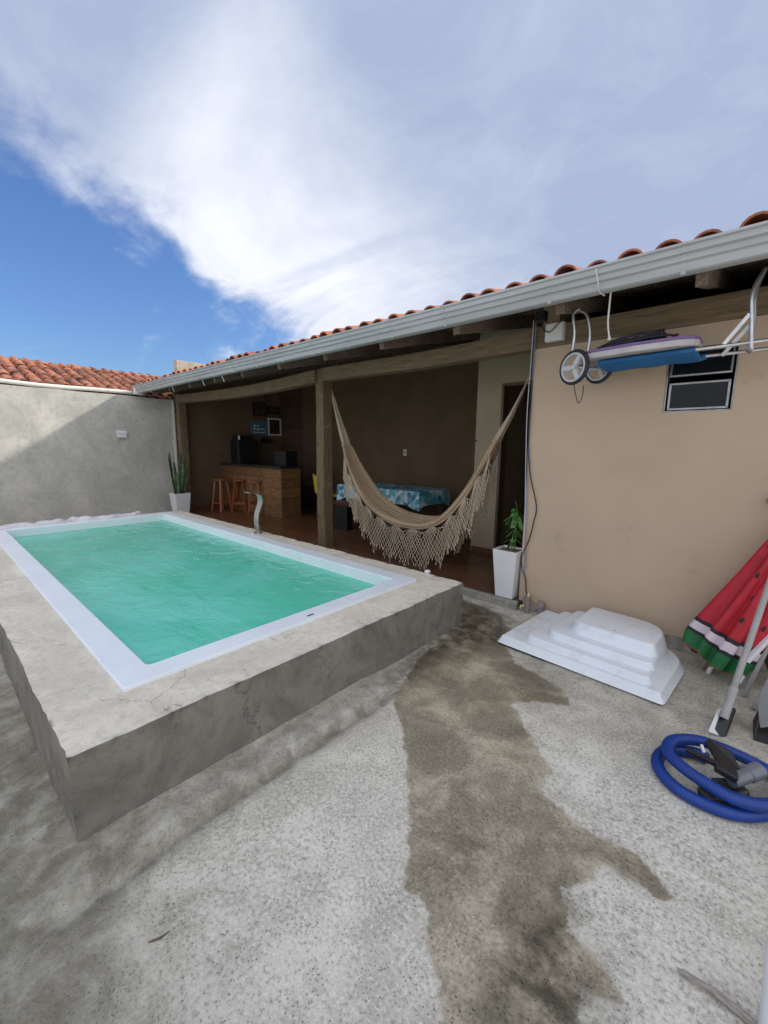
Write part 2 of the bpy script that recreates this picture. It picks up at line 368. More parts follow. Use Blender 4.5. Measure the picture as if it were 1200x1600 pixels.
def water_mat():
    m = bpy.data.materials.new('pool_water'); m.use_nodes = True; t = m.node_tree; t.nodes.clear()
    g = N(t, 'ShaderNodeNewGeometry'); p = g.outputs['Position']
    v = vmath(t, 'MULTIPLY', p, (1.0, 1.6, 1.))
    h = math_(t, 'ADD', noise(t, v, 3.5, 3, .5, .6), math_(t, 'ADD', math_(t, 'MULTIPLY', noise(t, v, 10, 3, .5, .8), .22), math_(t, 'MULTIPLY', noise(t, v, 30, 2, .5), .05)))
    bn = N(t, 'ShaderNodeBump'); bn.inputs['Strength'].default_value = 1; bn.inputs['Distance'].default_value = .026; t.links.new(h, bn.inputs['Height'])
    df = N(t, 'ShaderNodeBsdfDiffuse'); t.links.new(mixc(t, sstep(t, noise(t, v, .9, 4, .55, .5), .35, .65), (.17, .88, .63), (.27, 1., .82)), df.inputs[0])
    rf = N(t, 'ShaderNodeBsdfRefraction'); rf.inputs['Color'].default_value = (.72, 1, .96, 1); rf.inputs['IOR'].default_value = 1.33; rf.inputs['Roughness'].default_value = 0
    gl = N(t, 'ShaderNodeBsdfGlossy'); gl.inputs['Roughness'].default_value = .0
    for n_ in (rf, gl): t.links.new(bn.outputs[0], n_.inputs['Normal'])
    mx = N(t, 'ShaderNodeMixShader'); mx.inputs[0].default_value = .60; t.links.new(rf.outputs[0], mx.inputs[1]); t.links.new(df.outputs[0], mx.inputs[2])
    fr = N(t, 'ShaderNodeFresnel'); fr.inputs['IOR'].default_value = 1.33; t.links.new(bn.outputs[0], fr.inputs['Normal'])
    m2 = N(t, 'ShaderNodeMixShader'); t.links.new(fr.outputs[0], m2.inputs[0]); t.links.new(mx.outputs[0], m2.inputs[1]); t.links.new(gl.outputs[0], m2.inputs[2])
    o = N(t, 'ShaderNodeOutputMaterial'); t.links.new(m2.outputs[0], o.inputs[0])
    return m
mt['water'] = water_mat()

def cloth_mat():
    m = bpy.data.materials.new('patchwork_tablecloth'); m.use_nodes = True; t = m.node_tree; bs = t.nodes['Principled BSDF']
    g = N(t, 'ShaderNodeNewGeometry'); p = g.outputs['Position']
    v = vmath(t, 'ADD', vmath(t, 'MULTIPLY', p, (1., 1., 1.)), (0, 0, 0))
    def vor(sc, st):
        n_ = N(t, 'ShaderNodeTexVoronoi', distance='CHEBYCHEV'); t.links.new(vmath(t, 'MULTIPLY', v, st), n_.inputs['Vector']); n_.inputs['Scale'].default_value = sc
        s_ = N(t, 'ShaderNodeSeparateColor'); t.links.new(n_.outputs['Color'], s_.inputs[0]); return s_.outputs[0], s_.outputs[1]
    a, b_ = vor(15, (1, 1, .8))
    c = mixc(t, sstep(t, a, .25, .35), (.05, .30, .42), (.30, .55, .66))
    c = mixc(t, sstep(t, a, .6, .65), c, (.10, .42, .50)); c = mixc(t, sstep(t, b_, .75, .8), c, (.62, .72, .74))
    c = mixc(t, sstep(t, b_, .18, .12), c, (.05, .20, .34))
    setin(t, bs.inputs['Base Color'], c); bs.inputs['Roughness'].default_value = .5
    return m
mt['cloth'] = cloth_mat()

# ------------------------------------------------------------------ ground
WETP = [(-1.434,1.711),(-1.144,1.47),(-.93,1.22),(-.755,1.0),(-.70,.93),(-.652,.952),(-.551,.853),(-.434,.738),(-.2,.5),(.05,.75),(-.16,.985),(-.209,1.044),(-.166,1.064),(-.103,1.095),(-.166,1.16),(-.274,1.193),(-.317,1.281),(-.243,1.39),(-.242,1.466),(-.069,1.466),(-.016,1.501),(-.145,1.585),(-.269,1.573),(-.386,1.576),(-.532,1.656),(-.53,1.78),(-.693,1.947),(-.883,2.136),(-.80,2.25),(-.613,2.345),(-.761,2.516),(-1.069,2.60),(-1.308,2.90),(-1.5,3.3),(-1.85,3.4),(-3.2,3.45),(-3.2,2.9),(-1.68,2.9),(-1.60,2.2)]
def sdist(px, py, poly):
    P_ = np.array(poly); d = np.full(px.shape, 1e9); ins = np.zeros(px.shape, bool)
    for i in range(len(P_)):
        a, b = P_[i], P_[(i+1) % len(P_)]; e = b-a
        t = np.clip(((px-a[0])*e[0]+(py-a[1])*e[1])/(e@e), 0, 1)
        d = np.minimum(d, np.hypot(px-a[0]-t*e[0], py-a[1]-t*e[1]))
        c = ((a[1] > py) != (b[1] > py)) & (px < (b[0]-a[0])*(py-a[1])/(b[1]-a[1]+1e-12)+a[0]); ins ^= c
    return np.where(ins, d, -d)
def axis_lines(lo, hi, step, far):
    a = np.arange(lo, hi+1e-6, step); ext = [];
    s = step; x = hi
    while x < far: s *= 1.5; x += s; ext.append(x)
    neg = []; s = step; x = lo
    while x > -far: s *= 1.5; x -= s; neg.append(x)
    return np.array(neg[::-1]+list(a)+ext)
gx = axis_lines(-2.4, .8, .02, 70); gy = axis_lines(-.6, 3.6, .02, 70)
GX, GY = np.meshgrid(gx, gy)
def vnoise(x, y, s, seed):
    rs = np.random.RandomState(seed); T = rs.rand(64, 64); x = x*s; y = y*s
    xi = np.floor(x).astype(int); yi = np.floor(y).astype(int); fx = x-xi; fy = y-yi
    fx = fx*fx*(3-2*fx); fy = fy*fy*(3-2*fy); g_ = lambda i, j: T[(yi+j) % 64, (xi+i) % 64]
    return (g_(0, 0)*(1-fx)+g_(1, 0)*fx)*(1-fy)+(g_(0, 1)*(1-fx)+g_(1, 1)*fx)*fy-.5
near = (np.abs(GX+.8) < 3.5) & (np.abs(GY-1.5) < 3.2)
wob = vnoise(GX, GY, 1.5, 1)*.045+vnoise(GX, GY, 11, 2)*.035+vnoise(GX, GY, 29, 5)*.012
apl = -1.47+wob*.7                                               # edge of the raised cement skirt round the pool
sk = np.clip((apl-GX)/.03, 0, 1)*np.clip((1.95-GY)/.25, 0, 1)*np.clip((GY-.05)/.2, 0, 1)
skl = np.clip((GY+.05+wob*.6)/.06, 0, 1)*np.clip((.3-GY)/.05, 0, 1)*(GX < -1.5)
GZ = (.020*np.maximum(sk, 0)+vnoise(GX, GY, 1.7, 3)*.012+vnoise(GX, GY, 7, 4)*.004)*near
GZ -= .016*np.exp(-((GX+1.455-wob*.7)/.035)**2)*near*np.clip((1.95-GY)/.25, 0, 1)*np.clip((GY-.05)/.2, 0, 1)
wetv = np.clip(sdist(GX, GY, WETP), -.3, .3)
el = lambda x, y, rx, ry, k=1.: k*np.exp(-(((GX-x)/rx)**2+((GY-y)/ry)**2))
deep = el(-1.80, 3.05, .40, .32, 1.6)+el(-1.60, 2.55, .10, .50, 1.3)+el(-1.42, 2.9, .16, .25, .9)+el(-1.52, 1.95, .08, .25, .7)+el(-.27, .98, .13, .20, 1.3)+el(-.30, 1.30, .05, .25, .4)+el(-.2, 1.5, .12, .05, .5)+el(-.64, 1.2, .06, .10, .3)+el(-.45, 1.66, .09, .05, .35)+el(-.75, 2.38, .15, .10, .3)+el(.35, 2.75, .3, .35, .3)
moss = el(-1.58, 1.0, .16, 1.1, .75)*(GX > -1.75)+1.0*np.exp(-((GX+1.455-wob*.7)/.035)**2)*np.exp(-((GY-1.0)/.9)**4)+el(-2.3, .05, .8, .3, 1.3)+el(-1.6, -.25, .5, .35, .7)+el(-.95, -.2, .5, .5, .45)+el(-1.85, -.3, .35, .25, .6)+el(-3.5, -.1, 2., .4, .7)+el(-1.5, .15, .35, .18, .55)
pale = el(-.15, 1.95, .35, .35, .8)+el(-.55, 1.35, .05, .2, .3)+el(.0, 1.25, .12, .25, .9)+el(-1.0, 1.0, .35, .5, .45)+el(-.1, 1.75, .35, .2, .6)
darker = el(.15, 2.9, 1.1, .75, .9)+el(-1.0, 2.75, .5, .5, .5)+el(-1.0, -.1, .7, .45, .6)+el(-2.6, .0, 1.2, .5, .8)+el(.35, 1.2, .25, .9, .5)  # broad areas where the ground colour is made darker
nyy, nxx = GX.shape
me = bpy.data.meshes.new('ground')
verts = np.stack([GX, GY, GZ], -1).reshape(-1, 3)
ii = np.arange(nyy*nxx).reshape(nyy, nxx)
q = np.stack([ii[:-1, :-1], ii[:-1, 1:], ii[1:, 1:], ii[1:, :-1]], -1).reshape(-1, 4)
qc = verts[q].mean(1); inside = (qc[:, 0] > -7.0) & (qc[:, 0] < -1.78) & (qc[:, 1] > .36) & (qc[:, 1] < 2.78)   # the pool pit
me.from_pydata(verts.tolist(), [], q[~inside].tolist())
for nm, ar in (('wet', wetv), ('moss', np.clip(moss, 0, 1)), ('deep', np.clip(deep, 0, 1)), ('pale', np.clip(pale, 0, 1)), ('darker', np.clip(darker, 0, 1))):
    at = me.attributes.new(nm, 'FLOAT', 'POINT'); at.data.foreach_set('value', ar.reshape(-1).astype(np.float32))
me.polygons.foreach_set('use_smooth', [True]*len(me.polygons)); me.materials.append(mt['ground'])
struct(link('ground', me))

# ------------------------------------------------------------------ swimming pool
PX0, PX1, PY0, PY1, PZ = -7.22, -1.68, .24, 2.90, .36
CX0, CX1, CY0, CY1 = -7.03, -1.978, .503, 2.668       # outer edge of the coping
IX0, IX1, IY0, IY1 = -6.84, -2.113, .648, 2.515          # inner edge
pool = thing('swimming_pool', (-4.4, 1.6, 0), 'raised concrete swimming pool with white coping', 'pool')
def grid_face(mb, o, du, dv, nu, nv, fn):
    o, du, dv = Vector(o), Vector(du), Vector(dv); b = []
    for j in range(nv+1):
        for i in range(nu+1): b.append(fn(o+du*(i/nu)+dv*(j/nv)))
    mb.add(b, [(j*(nu+1)+i, j*(nu+1)+i+1, (j+1)*(nu+1)+i+1, (j+1)*(nu+1)+i) for j in range(nv) for i in range(nu)])
def rough_pt(p):
    a = .010; x, y, z = p
    def n3(s, k): return float(vnoise(np.array([x*1.0+z*.7]), np.array([y+z*.9]), s, k)[0])
    edge = .8 if (z > .34) else 1.
    return Vector((x+n3(6, 11)*a*edge+n3(23, 12)*.006, y+n3(6, 13)*a*edge+n3(23, 14)*.006, z+n3(5, 15)*.006+n3(19, 17)*.004))
mb = MB()
grid_face(mb, (PX1, PY0, -.12), (0, PY1-PY0, 0), (0, 0, PZ+.12), 90, 14, rough_pt)                # near face
grid_face(mb, (PX0, PY0, -.12), (PX1-PX0, 0, 0), (0, 0, PZ+.12), 130, 12, rough_pt)
grid_face(mb, (PX0, PY1, -.12), (PX1-PX0, 0, 0), (0, 0, PZ+.12), 130, 6, rough_pt)
grid_face(mb, (PX0, PY0, -.12), (0, PY1-PY0, 0), (0, 0, PZ+.12), 60, 6, rough_pt)
h_in = -.03
for (x0, x1, y0, y1) in ((IX1-h_in, PX1, PY0, PY1), (PX0, IX0+h_in, PY0, PY1), (IX0+h_in, IX1-h_in, PY0, IY0+h_in), (IX0+h_in, IX1-h_in, IY1-h_in, PY1)):
    grid_face(mb, (x0, y0, PZ), (x1-x0, 0, 0), (0, y1-y0, 0), max(2, int((x1-x0)/.05)), max(2, int((y1-y0)/.05)), rough_pt)
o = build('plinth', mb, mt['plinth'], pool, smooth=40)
bmm = bmesh.new(); bmm.from_mesh(o.data); bmesh.ops.remove_doubles(bmm, verts=bmm.verts, dist=.004); bmesh.ops.recalc_face_normals(bmm, faces=bmm.faces); bmm.to_mesh(o.data); bmm.free()
# coping: a mitred ring lying on the plinth, rounded nose
prof = [(0, -.004), (0, .015), (.03, .021), (.97, .022), (1, .017), (1, -.12)]
rings = []
def rect(x0, x1, y0, y1, r, z, n=4):
    out = []
    for cx_, cy_, a0 in ((x1-r, y1-r, 0), (x0+r, y1-r, 90), (x0+r, y0+r, 180), (x1-r, y0+r, 270)):
        for k in range(n+1):
            a = math.radians(a0+90*k/n); out.append((cx_+r*math.cos(a), cy_+r*math.sin(a), z))
    return out
def lerp(a, b, t): return a+(b-a)*t
for t_, dz in prof:
    tt = t_ if t_ > .5 else t_
    x0, x1, y0, y1 = (lerp(CX0, IX0, tt), lerp(CX1, IX1, tt), lerp(CY0, IY0, tt), lerp(CY1, IY1, tt))
    rings.append(rect(x0, x1, y0, y1, .012 if tt < .5 else .03, PZ+dz))
cp = build('coping', MB().loft(rings, True, False), mt['coping'], pool, smooth=35)
d = OZ(485, 961, PZ+.022); build('overflow_slot', MB().box(d.x-.006, d.x+.006, d.y-.025, d.y+.025, PZ+.018, PZ+.0235), mt['rubber'], pool)
mb = MB(); zb = -.85                                           # basin
mb.loft([rect(IX0, IX1, IY0, IY1, .05, PZ-.10), rect(IX0+.05, IX1-.05, IY0+.05, IY1-.05, .08, zb)], True, False)
mb.add(rect(IX0+.05, IX1-.05, IY0+.05, IY1-.05, .08, zb), [tuple(range(20))])
build('basin', mb, M('green_tinted_shell', (.50, 1.0, .86), .4), pool, smooth=True)
poly = [(IX1+.01, IY0-.01), (IX1+.01, 1.03), (-2.33, 1.06), (-2.62, 1.09), (-2.95, 1.07), (-3.18, .95), (-3.28, .76), (-3.32, IY0-.01)]
build('pool_seat', MB().prism(poly, -.85, PZ-.12), M('pale_blue_shell', (.62, .85, .97), .4), pool, bevel=.03)
mb = MB()
for k, (dx, z) in enumerate(((1.15, -.35), (.80, .0), (.42, .22))): mb.box(IX0+.02, IX0+dx, IY0+.02, IY0+1.05-.1*k, z-.3, z)
build('underwater_step', mb, mt['shell'], pool, bevel=.03)
wz = PZ-.075
wmb = MB(); nxw, nyw = 8, 4
grid_face(wmb, (IX0-.005, IY0-.005, wz), (IX1-IX0+.01, 0, 0), (0, IY1-IY0+.01, 0), nxw, nyw, lambda p: p)
struct(build('water', wmb, mt['water'], None, smooth=True, fix=False))

# ------------------------------------------------------------------ boundary wall and neighbour
WX = -8.95
bw = thing('boundary_wall', (WX-.08, 0, 0), 'bare grey cement boundary wall beyond the pool', 'wall')
mb = MB()
def wall_pt(p):
    y, z = p.y, p.z
    return Vector((p.x+float(vnoise(np.array([y]), np.array([z]), 2.5, 21)[0])*.02+float(vnoise(np.array([y]), np.array([z]), 9, 22)[0])*.006, y, z+(float(vnoise(np.array([y]), np.array([0.]), 3, 23)[0])*.02 if z > 2.3 else 0)))
grid_face(mb, (WX, -9, -.1), (0, 12.62, 0), (0, 0, 2.47), 170, 36, wall_pt)
grid_face(mb, (WX-.16, -9, 2.37), (.16, 0, 0), (0, 12.62, 0), 2, 170, wall_pt)
grid_face(mb, (WX-.16, -9, -.1), (0, 12.62, 0), (0, 0, 2.47), 40, 6, wall_pt)
build('rendered_face', mb, mt['wallconc'], bw, smooth=True)
b = OX(190, 678, WX)
sw = thing('outlet_box', (WX+.03, b.y, b.z), 'small white outlet box on the grey cement wall', 'outlet')
build('box', MB().box(WX-.01, WX+.045, b.y-.075, b.y+.075, b.z-.07, b.z+.06), mt['white'], sw, bevel=.008)
build('flap', MB().box(WX+.045, WX+.062, b.y-.08, b.y+.08, b.z+.005, b.z+.045), mt['white'], sw, bevel=.005)
pts = [(WX-.07, y, 2.43+.012*math.sin(y*3)) for y in np.linspace(-9, 3.1, 30)]
tag(build('wall_top_pipe', MB().tube(pts, .035, 10), mt['pvcwhite'], None, smooth=True), 'long off-white plastic pipe along the top of the cement wall', 'pipe')

def tile_mesh(name, mat, L=.44, r0=.078, r1=.066, th=.013, inv=False, n=7, rough=.0):
    """half-round clay tile running along +Y (up the slope), wide end at y=0"""
    mb = MB(); rings = []
    for y, r_ in ((0, r0), (L, r1)):
        ring = []
        for k in range(n+1):
            a = math.pi*k/n; ring.append((r_*math.cos(a), y, r_*.92*math.sin(a)))
        for k in range(n, -1, -1):
            a = math.pi*k/n; ring.append(((r_-th)*math.cos(a), y, (r_-th)*.92*math.sin(a)))
        rings.append(ring)
    if inv: rings = [[(x, y, -z) for x, y, z in ring] for ring in rings]
    mb.loft(rings, True, True)
    return mb.mesh(name, mat, smooth=50)
NBX = -9.14
nb = thing('neighbour_house', (-11.3, 2.5, 0), 'low house with sunlit orange clay roof behind the cement wall', 'house')
build('wall', MB().box(-13.6, -9.5, -3.0, 6.8, 0, 2.35), mt['parapet'], nb)
slope = math.atan2(.60, 1.9)
mb = MB(); mb.add([(NBX+.1, -3.2, 2.36), (NBX+.1, 7, 2.36), (-11.15, 7, 2.98), (-11.15, -3.2, 2.98), (-13.4, -3.2, 2.3), (-13.4, 7, 2.3)], [(0, 1, 2, 3), (3, 2, 5, 4)])
nroof = build('roof', mb, mt['clay2'], nb)
ntile = tile_mesh('roof_tile', mt['clay2'], .46, .088, .072)
ru = random.Random(3)
rest = MB(); rest_tile = ntile
rows, sp = 6, .19; step = .36
for r_ in range(rows):
    for c in range(31):
        y = .55+c*sp; dd = r_*step
        px_, pz_ = NBX+.07-dd*math.cos(slope), 2.40+dd*math.sin(slope)
        t = bpy.data.objects.new('roof_tile', ntile); COL.objects.link(t); t.parent = nroof
        t.location = (px_+ru.uniform(-.015, .015), y+ru.uniform(-.012, .012), pz_+.012+ru.uniform(-.004, .008))
        t.rotation_euler = (slope+ru.uniform(-.02, .03), ru.uniform(-.05, .05), math.radians(90)+ru.uniform(-.03, .03))
rt = tile_mesh('ridge_tile', mt['clay2'], .44, .12, .10)
for c in range(14):
    t = bpy.data.objects.new('ridge_tile', rt); COL.objects.link(t); t.parent = nroof
    t.location = (-11.12, .35+c*.40, 3.01+ru.uniform(-.008, .01)); t.rotation_euler = (ru.uniform(-.01, .03), 0, ru.uniform(-.03, .03))
pa = OX(275, 562, -9.6); pb = OX(352, 573, -9.6)
tag(build('parapet_wall', MB().box(-9.75, -9.6, pa.y, 7.5, .0, pa.z), mt['parapet'], None, bevel=.01), 'pale beige plastered parapet wall rising behind the clay roofs', 'wall')

# ------------------------------------------------------------------ the house
FY = 3.60; FZ = .08; WE = -1.49
house = thing('pool_house', (-4, 5, 0), 'beige single-storey house with open veranda and tiled roof', 'house')
RS = .25                                                   # roof slope
def rz(y): return 2.53+RS*(y-3.0)                           # underside of the tiles
wx0, wx1, wz0, wz1 = -.525, -.14, 1.73, 2.16
mb = MB()
XR = 1.6
mb.box(WE, wx0, FY, FY+.14, -.05, 2.30); mb.box(wx1, XR, FY, FY+.14, -.05, 2.30)
mb.box(wx0, wx1, FY, FY+.14, -.05, wz0); mb.box(wx0, wx1, FY, FY+.14, wz1, 2.30)
def slope_wall(mb, x0, x1, y0, y1):
    t0, t1 = rz(y0)-.012, rz(y1)-.012
    return mb.add([(x0, y0, -.05), (x1, y0, -.05), (x1, y1, -.05), (x0, y1, -.05), (x0, y0, t0), (x1, y0, t0), (x1, y1, t1), (x0, y1, t1)], [(3, 2, 1, 0), (4, 5, 6, 7), (0, 1, 5, 4), (1, 2, 6, 5), (2, 3, 7, 6), (3, 0, 4, 7)])
slope_wall(mb, WE, WE+.14, FY+.14, 6.2); slope_wall(mb, XR-.14, XR, FY+.14, 6.2)
fac = build('facade_wall', mb, mt['facade'], house)
bmm = bmesh.new(); bmm.from_mesh(fac.data); bmesh.ops.remove_doubles(bmm, verts=bmm.verts, dist=.001)
bmm.to_mesh(fac.data); bmm.free()
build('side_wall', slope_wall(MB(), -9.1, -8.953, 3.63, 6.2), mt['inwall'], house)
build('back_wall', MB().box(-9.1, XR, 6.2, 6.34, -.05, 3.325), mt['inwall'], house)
PYW = 4.92; dx0, dx1, dz1 = -2.42, -1.63, 2.26
mb = MB(); mb.box(-2.76, dx0, PYW, PYW+.13, -.05, 2.93); mb.box(dx1, WE, PYW, PYW+.13, -.05, 2.93); mb.box(dx0, dx1, PYW, PYW+.13, dz1, 2.93); slope_wall(mb, -2.76, -2.63, PYW+.13, 6.2)
build('doorway_wall', mb, mt['panelwall'], house)
mb = MB(); mb.box(dx0, dx0+.035, PYW-.012, PYW+.14, FZ, dz1); mb.box(dx1-.035, dx1, PYW-.012, PYW+.14, FZ, dz1); mb.box(dx0+.035, dx1-.035, PYW-.012, PYW+.14, dz1-.035, dz1)
build('door_frame', mb, mt['jamb'], house, bevel=.004)
build('conduit', MB().tube([(-2.775, PYW-.008, 1.55), (-2.775, PYW-.008, .95)], .008, 6).tube([(-2.775, PYW-.008, 1.55), (-2.735, PYW-.008, 1.57)], .008, 6), mt['jamb'], house)
mb = MB(); mb.box(-2.745, dx0-.005, PYW-.012, PYW, FZ, FZ+.075); mb.box(-8.953, -2.76, 6.188, 6.2, FZ, FZ+.075); mb.box(-8.953, -8.94, 3.75, 6.188, FZ, FZ+.075)
build('baseboard', mb, mt['laminate'], house)
# veranda floor: slab, sill and single boards
fl = build('veranda_floor', MB().box(-8.953, -1.45, 3.56, 6.2, -.06, FZ-.012), mt['dark'], house)
fl2 = build('concrete_sill', MB().box(-8.9, WE+.02, 3.50, 3.56, -.08, FZ-.006), mt['cement'], house, bevel=.008)
pm_ = MB().box(-.598, .598, -.0955, .0955, -.012, 0).mesh('floor_board', mt['laminate'], bevel=.0015, segs=1)
row = 0; y = 3.66
while y < 6.2:
    x = -8.9-(row*.47 % 1.2)+.6
    while x < -1.0:
        t = bpy.data.objects.new('floor_board', pm_); COL.objects.link(t); t.parent = fl
        xx = min(x, WE-.6); t.location = (xx, y, FZ+random.uniform(-.0006, .0006)-(.0025 if xx < x else 0)); x += 1.2
        if x-.6 > -1.6: break
    y += .1925; row += 1
# beam, posts
mb = MB(); n = 40; rg = []
def beam_ring(x, sag, w_=.13, h0=2.30, h1=2.455):
    y0 = FY+.0; z0 = h0+sag; z1 = h1+sag
    return [(x, y0, z0), (x, y0+w_, z0), (x, y0+w_, z1), (x, y0, z1)]
for s, (xa, xb, sg) in enumerate(((-8.85, -4.44, -.045), (-4.28, WE+.02, -.006))):
    mb = MB(); rg = []
    for i in range(25):
        t = i/24; x = lerp(xa, xb, t); sag = sg*4*t*(1-t)+.006*math.sin(7*t+s)
        rg.append(beam_ring(x, sag))
    build('beam', mb.loft(rg), mt['beamwood'], house)
build('beam', MB().box(WE+.02, XR, FY-.012, FY+.13, 2.302, 2.47), mt['beamwood'], house, bevel=.006)
def post(xc, yc, wx, wy, z0, z1, seed):
    rg = []; r_ = random.Random(seed)
    for i in range(17):
        t = i/16; z = lerp(z0, z1, t); a = .008*math.sin(5*t+seed); b = .006*math.cos(7*t+seed)
        rr = [r_.uniform(-.004, .004) for _ in range(8)]
        X0, X1, Y0, Y1 = xc-wx/2+a, xc+wx/2+a, yc-wy/2+b, yc+wy/2+b; c = .010
        rg.append([(X0+c, Y0+rr[0], z), (X1-c, Y0+rr[1], z), (X1+rr[2], Y0+c, z), (X1+rr[3], Y1-c, z), (X1-c, Y1+rr[4], z), (X0+c, Y1+rr[5], z), (X0+rr[6], Y1-c, z), (X0+rr[7], Y0+c, z)])
    return MB().loft(rg)
p1 = build('post', post(-4.40, 3.73, .15, .17, FZ, 2.47, 1), mt['oldwood'], house)
mb = MB()
for (x, z, r_) in ((-4.44, .95, .012), (-4.42, 1.5, .011), (-4.46, 2.0, .009), (-4.41, .5, .01)):
    mb.lathe((x, 3.642, z), [(.001, -.004), (r_, -.004), (r_*.9, .004), (.001, .006)], 8, 'y')
for (y, z, r_) in ((3.73, 1.15, .012), (3.70, 1.75, .01), (3.77, .7, .013)):
    mb.lathe((-4.327, y, z), [(.001, -.006), (r_, -.002), (r_*.8, .006), (.001, .008)], 8, 'x')
build('wood_knot', mb, mt['black'], p1)
build('post', post(-8.83, 3.70, .16, .15, FZ, 2.47, 4), mt['oldwood'], house)
build('corner_strip', MB().box(-8.949, -8.935, 3.565, 3.60, FZ-.03, 2.33), mt['pvcwhite'], house)
# rafters, battens, added light-blocking sheet
for x in [-.33, -1.12]+[-1.96-.845*k for k in range(9)]+[.5, 1.3]:
    mb = MB(); ya, yb = 3.10+random.uniform(-.03, .03), 6.3
    mb.bar((x, ya, rz(ya)-.095), (x, yb, rz(yb)-.095), .06, .125)
    build('rafter', mb, mt['rafterwood'], house)
for y in [3.05+.36*k for k in range(9)]:
    build('batten', MB().box(-8.9, XR, y, y+.045, rz(y)-.034, rz(y)-.008), mt['rafterwood'], house)
build('light_block_sheet', MB().bar((-3.65, 3.02, rz(3.02)-.004), (-3.65, 6.5, rz(6.5)-.004), 10.5, .006), mt['dark'], house)  # dark sheet added under the tiles to stop light leaking through
mb = MB().box(-8.9, XR, 2.998, 3.02, 2.445, 2.52)
build('fascia_board', mb, mt['rafterwood'], house)
# roof tiles
roof = build('roof', MB().bar((-3.65, 3.1, rz(3.1)+.004), (-3.65, 6.6, rz(6.6)+.004), 10.4, .008), mt['clay'], house)
cov = tile_mesh('roof_tile', mt['clay'], .44, .080, .064, .013, False, 9)
chn = tile_mesh('channel_tile', mt['clay'], .44, .072, .062, .013, True, 5)
sl_ = math.atan(RS); rest = MB(); nt_ = 0
for c in range(56):
    x = -8.98+c*.1885
    if x > XR: break
    t = bpy.data.objects.new('roof_tile', cov); COL.objects.link(t); t.parent = roof
    t.location = (x+ru.uniform(-.012, .012), 2.995+ru.uniform(-.02, .03), rz(3.0)+.045+ru.uniform(-.006, .010)); t.rotation_euler = (sl_+ru.uniform(-.02, .03), ru.uniform(-.06, .06), ru.uniform(-.04, .04))
    for r_ in range(10):
        yy = 3.0+.36*r_*math.cos(sl_)
        for me_, dx_, dz_ in ((cov, 0, .045), (chn, .094, .055)):
            if me_ is cov and r_ == 0: continue
            mx = Matrix.Translation((x+dx_+ru.uniform(-.01, .01), yy, rz(yy)+dz_+ru.uniform(-.004, .006))) @ Matrix.Rotation(sl_, 4, 'X')
            rest.add([mx @ v.co for v in me_.vertices], [tuple(p.vertices) for p in me_.polygons])
o = build('tile_field', rest, mt['clay'], roof, smooth=50, fix=False); o['kind'] = 'stuff'
sa, sb = OY(433, 547, 5.2), OY(479, 536, 5.2)
build('ridge_flashing', MB().box(sa.x, sb.x, 5.2, 6.3, rz(5.2)+.02, sb.z-.0), mt['greyplast'], house, bevel=.01)
# gutter: stepped profile extruded along X
GX0, GX1 = -8.88, XR
prof = [(3.0, 2.555), (2.995, 2.43), (2.975, 2.425), (2.93, 2.425), (2.915, 2.432), (2.905, 2.47), (2.888, 2.478), (2.885, 2.505), (2.868, 2.512), (2.865, 2.540), (2.850, 2.546), (2.850, 2.558), (2.858, 2.558),
        (2.868, 2.55), (2.873, 2.545), (2.873, 2.515), (2.893, 2.508), (2.893, 2.48), (2.912, 2.474), (2.922, 2.436), (2.975, 2.43), (2.990, 2.436), (2.994, 2.555)]
gut = build('gutter', MB().loft([[(x, y+.0015*math.sin(x*2.1), z+.004*math.sin(x*.9+1)) for y, z in prof] for x in np.linspace(GX0, GX1, 30)], True, True), mt['gutter'], house)
mbk = MB(); cl = [(3.0, 2.56)]+[(y-.004, z) for y, z in prof[4:12]]
for i in range(len(cl)-1):
    a, b = cl[i], cl[i+1]; mbk.add([(-.012, a[0], a[1]), (.012, a[0], a[1]), (.012, b[0], b[1]), (-.012, b[0], b[1])], [(0, 1, 2, 3)])
mbk.box(-.012, .012, 2.912, 2.92, 2.415, 2.435)
bk = mbk.mesh('gutter_clip', mt['gutter'])
for x in [-1.13+.0, -.40]+[-1.95-.55*k for k in range(13)]+[.35]:
    t = bpy.data.objects.new('gutter_clip', bk); COL.objects.link(t); t.parent = gut; t.location = (x, 0, .003)
build('gutter_outlet', MB().box(GX0-.03, GX0+.05, 2.87, 3.0, 2.40, 2.55).tube([(GX0-.06, 2.94, 2.50), (GX0+.02, 2.94, 2.46)], .05, 12), mt['pvcwhite'], gut, bevel=.004)
for k, x in enumerate((-6.3, -5.7, -7.4)):
    build('gutter_strap', MB().bar((x, 2.97, 2.43), (x+.01, 3.0, 2.35), .02, .006), mt['white'], gut)
# window
win = link('window', None, house, (0, FY, 1.9)); 
def sash(name, x0, x1, y, z0, z1, tilt, bw_=.018, y1=None):
    """rectangular alu frame + pane, hinged at the top, tilt in metres at the bottom"""
    fr = MB(); yb = y-tilt
    fr.bar((x0, y, z1), (x1, y, z1), .022, bw_); fr.bar((x0, yb, z0), (x1, yb, z0), .022, bw_)
    fr.bar((x0+bw_/2, yb, z0), (x0+bw_/2, y, z1), .022, bw_, (1, 0, 0)); fr.bar((x1-bw_/2, yb, z0), (x1-bw_/2, y, z1), .022, bw_, (1, 0, 0))
    f = link('sash', fr.mesh('sash', mt['winalu'], bevel=.002), win); f.matrix_parent_inverse = Matrix.Translation(-WL[win.name])
    pn = MB().add([(x0, yb, z0), (x1, yb, z0), (x1, y, z1), (x0, y, z1)], [(0, 1, 2, 3)])
    g = link('pane', pn.mesh('pane', mt['glass']), f)
mb = MB(); e = .010
